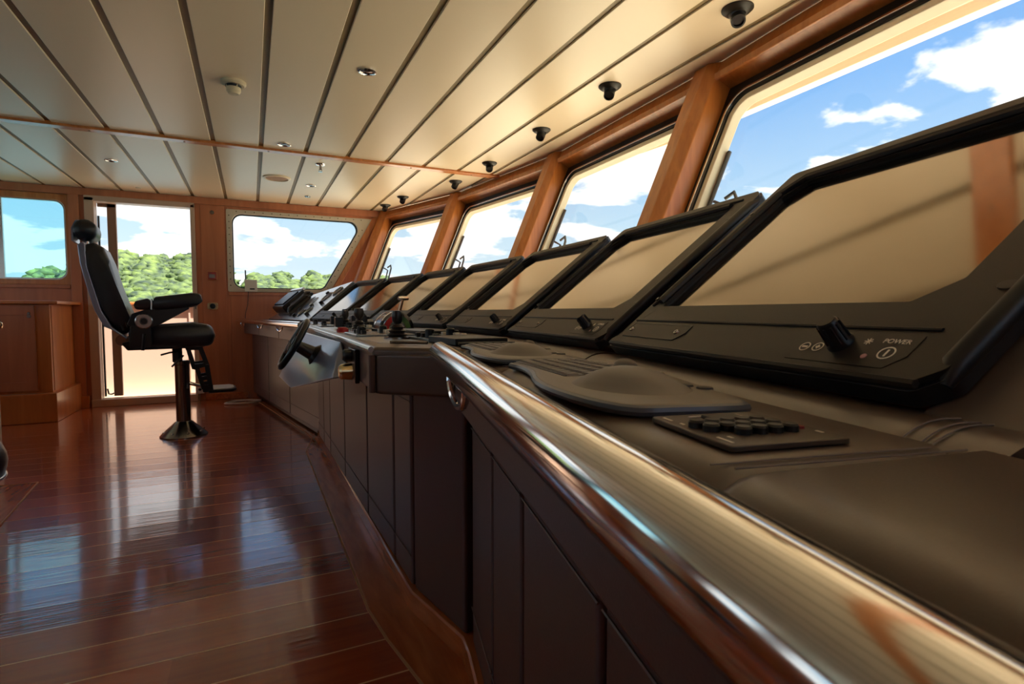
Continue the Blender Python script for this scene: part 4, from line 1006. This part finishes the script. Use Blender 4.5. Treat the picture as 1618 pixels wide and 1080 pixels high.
# loose cable on the floor
pts = []
for k in range(90):
    t = k/89*2*pi*4; s = .85+.15*sin(t*.37+1)
    pts.append(V((-.10+.17*s*cos(t)+.02*sin(3*t), 6.40+.13*s*sin(t), .006+.010*(k/89)+.004*abs(sin(t*.5)))))
tag(MB().tube(pts, .0055, 6).build('cable_coil', 'cable', base=(-.10, 6.40, 0)), 'loose pale cable coiled on the floor by the far console', 'cable')

# ------------------------------------------------------------------ ceiling fittings
sd_ = thing('smoke_detector', 'beige smoke detector on the ceiling', 'smoke detector', (-.055, 3.34, CH))
MB().lathe([(.062, 0), (.062, -.012), (.052, -.02), (0, -.02)], (-.055, 3.34, CH), n=36).build('base', 'beige', parent=sd_)
MB().lathe([(.040, -.02), (.038, -.032), (0, -.032)], (-.055, 3.34, CH), n=30).build('slot', 'rubber', parent=sd_)
MB().lathe([(.036, -.03), (.036, -.05), (.026, -.064), (0, -.066)], (-.055, 3.34, CH), n=30).build('chamber', 'beige', parent=sd_)
for k in range(4):
    an = pi/2*k+.5; MB().bb((-.055+.036*cos(an)-.004, 3.34+.036*sin(an)-.004, CH-.034), (-.055+.036*cos(an)+.004, 3.34+.036*sin(an)+.004, CH-.018)).build('rib', 'beige', parent=sd_)
dl0 = None
for k, (x, y, r) in enumerate(((.567, 2.895, .046), (.25, 4.40, .046), (-.995, 5.46, .046), (.557, 5.70, .046))):
    lb = ['recessed chrome downlight nearest the camera, right of the smoke detector', 'recessed chrome downlight just before the wooden ceiling bar', 'recessed chrome downlight above the left window', 'recessed chrome downlight beyond the sprinkler'][k]
    if dl0 is None:
        dl0 = thing('downlight', lb, 'downlight', (x, y, CH), 'recessed downlights')
        MB().lathe([(r, 0), (r, -.006), (r*.85, -.008), (r*.78, -.002), (r*.78, 0)], (x, y, CH), n=30).build('trim_ring', 'chrome', parent=dl0)
        MB().lathe([(r*.8, -.0005), (r*.7, -.003), (0, -.003)], (x, y, CH), n=30).build('lens', 'gunmetal', parent=dl0)
    else: dup(dl0, (x, y, CH), 0, lb)
spk = thing('ceiling_speaker', 'large round flat speaker in the ceiling before the slanted window', 'speaker', (.245, 5.52, CH))
MB().lathe([(.118, 0), (.118, -.008), (.10, -.012), (.10, 0)], (.245, 5.52, CH), n=40).build('rim', 'ceil', parent=spk)
MB().lathe([(.10, -.001), (.095, -.006), (0, -.007)], (.245, 5.52, CH), n=40).build('grille', plain('speaker_cloth', srgb(170, 132, 104), .7), parent=spk)
spr = thing('ceiling_sprinkler', 'small chrome sprinkler hanging from the ceiling past the wooden bar', 'sprinkler', (.554, 4.86, CH))
MB().lathe([(.04, 0), (.036, -.008), (.012, -.012), (0, -.012)], (.554, 4.86, CH), n=24).build('plate', 'chrome', parent=spr)
MB().lathe([(.010, -.01), (.010, -.045), (.004, -.047), (0, -.047)], (.554, 4.86, CH), n=12).build('body', 'gunmetal', parent=spr)
MB().lathe([(.018, -.06), (.018, -.063), (0, -.063)], (.554, 4.86, CH), n=14).build('deflector', 'gunmetal', parent=spr)
for s in (-1, 1): MB().tube([(.554+.01*s, 4.86, CH-.04), (.554+.012*s, 4.86, CH-.052), (.554, 4.86, CH-.062)], .0025, 6).build('arm', 'gunmetal', parent=spr)
tag(MB().lathe([(.03, 0), (.028, -.01), (.012, -.012), (0, -.012)], (.575, 6.25, CH), n=20).build('ceiling_button', 'gunmetal', base=(.575, 6.25, CH)), 'tiny dark round fitting in the ceiling near the slanted window', 'fitting')
tag(MB().lathe([(.025, 0), (.022, -.008), (0, -.009)], (-.98, 6.55, CH), n=20).build('ceiling_cap', 'alu', base=(-.98, 6.55, CH)), 'tiny pale cap in the ceiling above the doorway', 'fitting')  # plain round cap in the ceiling, no sensor
LBL = ['black ceiling spotlight nearest the camera, above the largest window', 'second black ceiling spotlight from the camera', 'third black ceiling spotlight from the camera', 'black ceiling spotlight at the right end of the wooden ceiling bar',
       'black ceiling spotlight just beyond the wooden ceiling bar', 'black ceiling spotlight above the farthest front window', 'farthest black ceiling spotlight, in the corner of the room']
sp0 = None
for k, (x, y) in enumerate(((1.815, 1.66), (1.798, 2.51), (1.806, 3.30), (1.814, 4.21), (1.775, 4.93), (1.50, 5.83), (1.43, 6.36))):
    if sp0 is None:
        sp0 = thing('ceiling_spotlight', LBL[k], 'spotlight', (x, y, CH), 'black ceiling spotlights')
        MB().lathe([(.062, 0), (.062, -.005), (.050, -.016), (.034, -.022), (0, -.022)], (x, y, CH), n=36).build('base_ring', 'bezel', parent=sp0)
        MB().lathe([(.034, -.015), (.033, -.028), (.024, -.04), (0, -.04)], (x, y, CH), n=30).build('socket', 'blackplastic', parent=sp0)
        a_ = V((-.35, -.45, -.82)); c_ = V((x, y, CH-.028))
        MB().lathe([(.026, -.01), (.030, .02), (.028, .042), (.022, .042), (.020, .034), (0, .034)], c_, a_, 28).build('eyeball', 'blackplastic', parent=sp0)
    else: dup(sp0, (x, y, CH), random.uniform(-.5, .5), LBL[k])

# ------------------------------------------------------------------ forested shore
def forest():
    rnd = random.Random(3); b = MB()
    bm = bmesh.new(); bmesh.ops.create_icosphere(bm, subdivisions=2, radius=1); bv = [v.co.copy() for v in bm.verts]; bf = [tuple(v.index for v in f.verts) for f in bm.faces]; bm.free()
    def top(x):   # height of the ridge above the eye, seen beyond the doorway and windows
        h = 20.5+2*math.exp(-((x+34)/14)**2)-4.5*max(0, min(1, (x+14)/8))-4*math.exp(-((x+3)/4)**2)+1.0*sin(x*.23)+1.3*sin(x*.51+1)
        if x < -52: h = max(9, h-(-52-x)*.3)
        return h
    for k in range(3000):
        x = rnd.uniform(-100, 60); f = rnd.random()
        y = 215+60*f
        z = 1+(top(x)*y/235)*(f**.75) - 3
        r = rnd.uniform(1.3, 2.9)
        sc = V((r*rnd.uniform(.9, 1.4), r, r*rnd.uniform(.65, 1.0)))
        ph_ = rnd.random()*6; vs = []
        for v in bv:
            q = 1+.24*sin(5*v.x+ph_)*sin(6*v.y+ph_*2)+.18*sin(9*v.z+ph_)+rnd.uniform(-.16, .16)
            vs.append(V((x+v.x*sc.x*q, y+v.y*sc.y*q, z+v.z*sc.z*q)))
        b.add(vs, bf)
    b.prism([(-140, 232, -7), (90, 232, -7), (90, 300, -7), (-140, 300, -7)], (0, 0, 9))
    o = b.build('outside_forest', 'foliage', ang=180, base=(-20, 240, -6)); o['kind'] = 'stuff'
    return tag(o, 'green forested shore beyond the doorway and far windows', 'forest')
forest()

# ------------------------------------------------------------------ world: sky with clouds
Wd = bpy.data.worlds.new('sky'); S.world = Wd; Wd.use_nodes = True
nt = Wd.node_tree; nt.nodes.clear(); N = nt.nodes.new; L = nt.links.new
out = N('ShaderNodeOutputWorld'); bg = N('ShaderNodeBackground'); L(bg.outputs[0], out.inputs['Surface'])
tc = N('ShaderNodeTexCoord'); sx = N('ShaderNodeSeparateXYZ'); L(tc.outputs['Generated'], sx.inputs[0])
def mth(op, a, b=None, clamp=False):
    n = N('ShaderNodeMath'); n.operation = op; n.use_clamp = clamp
    for i, v in enumerate((a, b)):
        if v is None: continue
        if isinstance(v, (int, float)): n.inputs[i].default_value = v
        else: L(v, n.inputs[i])
    return n.outputs[0]
zc = mth('MAXIMUM', sx.outputs['Z'], .0)
cr = N('ShaderNodeValToRGB'); e = cr.color_ramp.elements
e[0].position = .0; e[0].color = (.62, .70, .72, 1); e[1].position = .62; e[1].color = (.09, .24, .58, 1)
e2 = cr.color_ramp.elements.new(.15); e2.color = (.42, .58, .70, 1)
e3 = cr.color_ramp.elements.new(.34); e3.color = (.19, .39, .70, 1)
L(zc, cr.inputs['Fac'])
den = mth('ADD', zc, .22)
cx = N('ShaderNodeCombineXYZ'); L(mth('DIVIDE', sx.outputs['X'], den), cx.inputs[0]); L(mth('DIVIDE', sx.outputs['Y'], den), cx.inputs[1]); cx.inputs[2].default_value = 2.2
n1 = N('ShaderNodeTexNoise'); n1.inputs['Scale'].default_value = 2.1; n1.inputs['Detail'].default_value = 9; n1.inputs['Roughness'].default_value = .52; n1.inputs['Distortion'].default_value = .15
L(cx.outputs[0], n1.inputs['Vector'])
mr = N('ShaderNodeMapRange'); mr.interpolation_type = 'SMOOTHSTEP'; mr.inputs['From Min'].default_value = .485; mr.inputs['From Max'].default_value = .535
L(n1.outputs['Fac'], mr.inputs['Value'])
mx = N('ShaderNodeMix'); mx.data_type = 'RGBA'; L(mr.outputs['Result'], mx.inputs['Factor']); L(cr.outputs['Color'], mx.inputs['A']); mx.inputs['B'].default_value = (.86, .87, .87, 1)
L(mx.outputs['Result'], bg.inputs['Color']); bg.inputs['Strength'].default_value = 1.0

# sun
sl = bpy.data.lights.new('sun', 'SUN'); sl.energy = 11.5; sl.angle = R(.6); sl.color = (1, .93, .80)
so = bpy.data.objects.new('sun', sl); COL.objects.link(so)
dirv = V((-.28, .27, -.92)); so.rotation_euler = dirv.to_track_quat('-Z', 'Y').to_euler(); so.location = (6, -4, 12)

# ------------------------------------------------------------------ camera
cam = bpy.data.cameras.new('camera'); co_ = bpy.data.objects.new('camera', cam); COL.objects.link(co_)
cam.sensor_width = 36; cam.lens = 858/1618*36; cam.clip_start = .01; cam.clip_end = 3000
yaw, pitch = R(25.642), R(3.202)
fw = V((sin(yaw)*cos(pitch), cos(yaw)*cos(pitch), -sin(pitch)))
co_.location = (0, 0, .97); co_.rotation_euler = fw.to_track_quat('-Z', 'Y').to_euler()
cam.dof.use_dof = True; cam.dof.focus_distance = 1.6; cam.dof.aperture_fstop = 18
S.camera = co_
S.view_settings.view_transform = 'Standard'; S.view_settings.look = 'None'; S.view_settings.exposure = .62; S.view_settings.gamma = 1
S.view_settings.use_curve_mapping = False
S.cycles.use_denoising = True; S.cycles.max_bounces = 10; S.cycles.diffuse_bounces = 6; S.cycles.glossy_bounces = 6; S.cycles.transparent_max_bounces = 12
S.cycles.caustics_reflective = False; S.cycles.caustics_refractive = False; S.cycles.sample_clamp_indirect = 12
for o in S.objects:
    if '_o' in o: del o['_o']
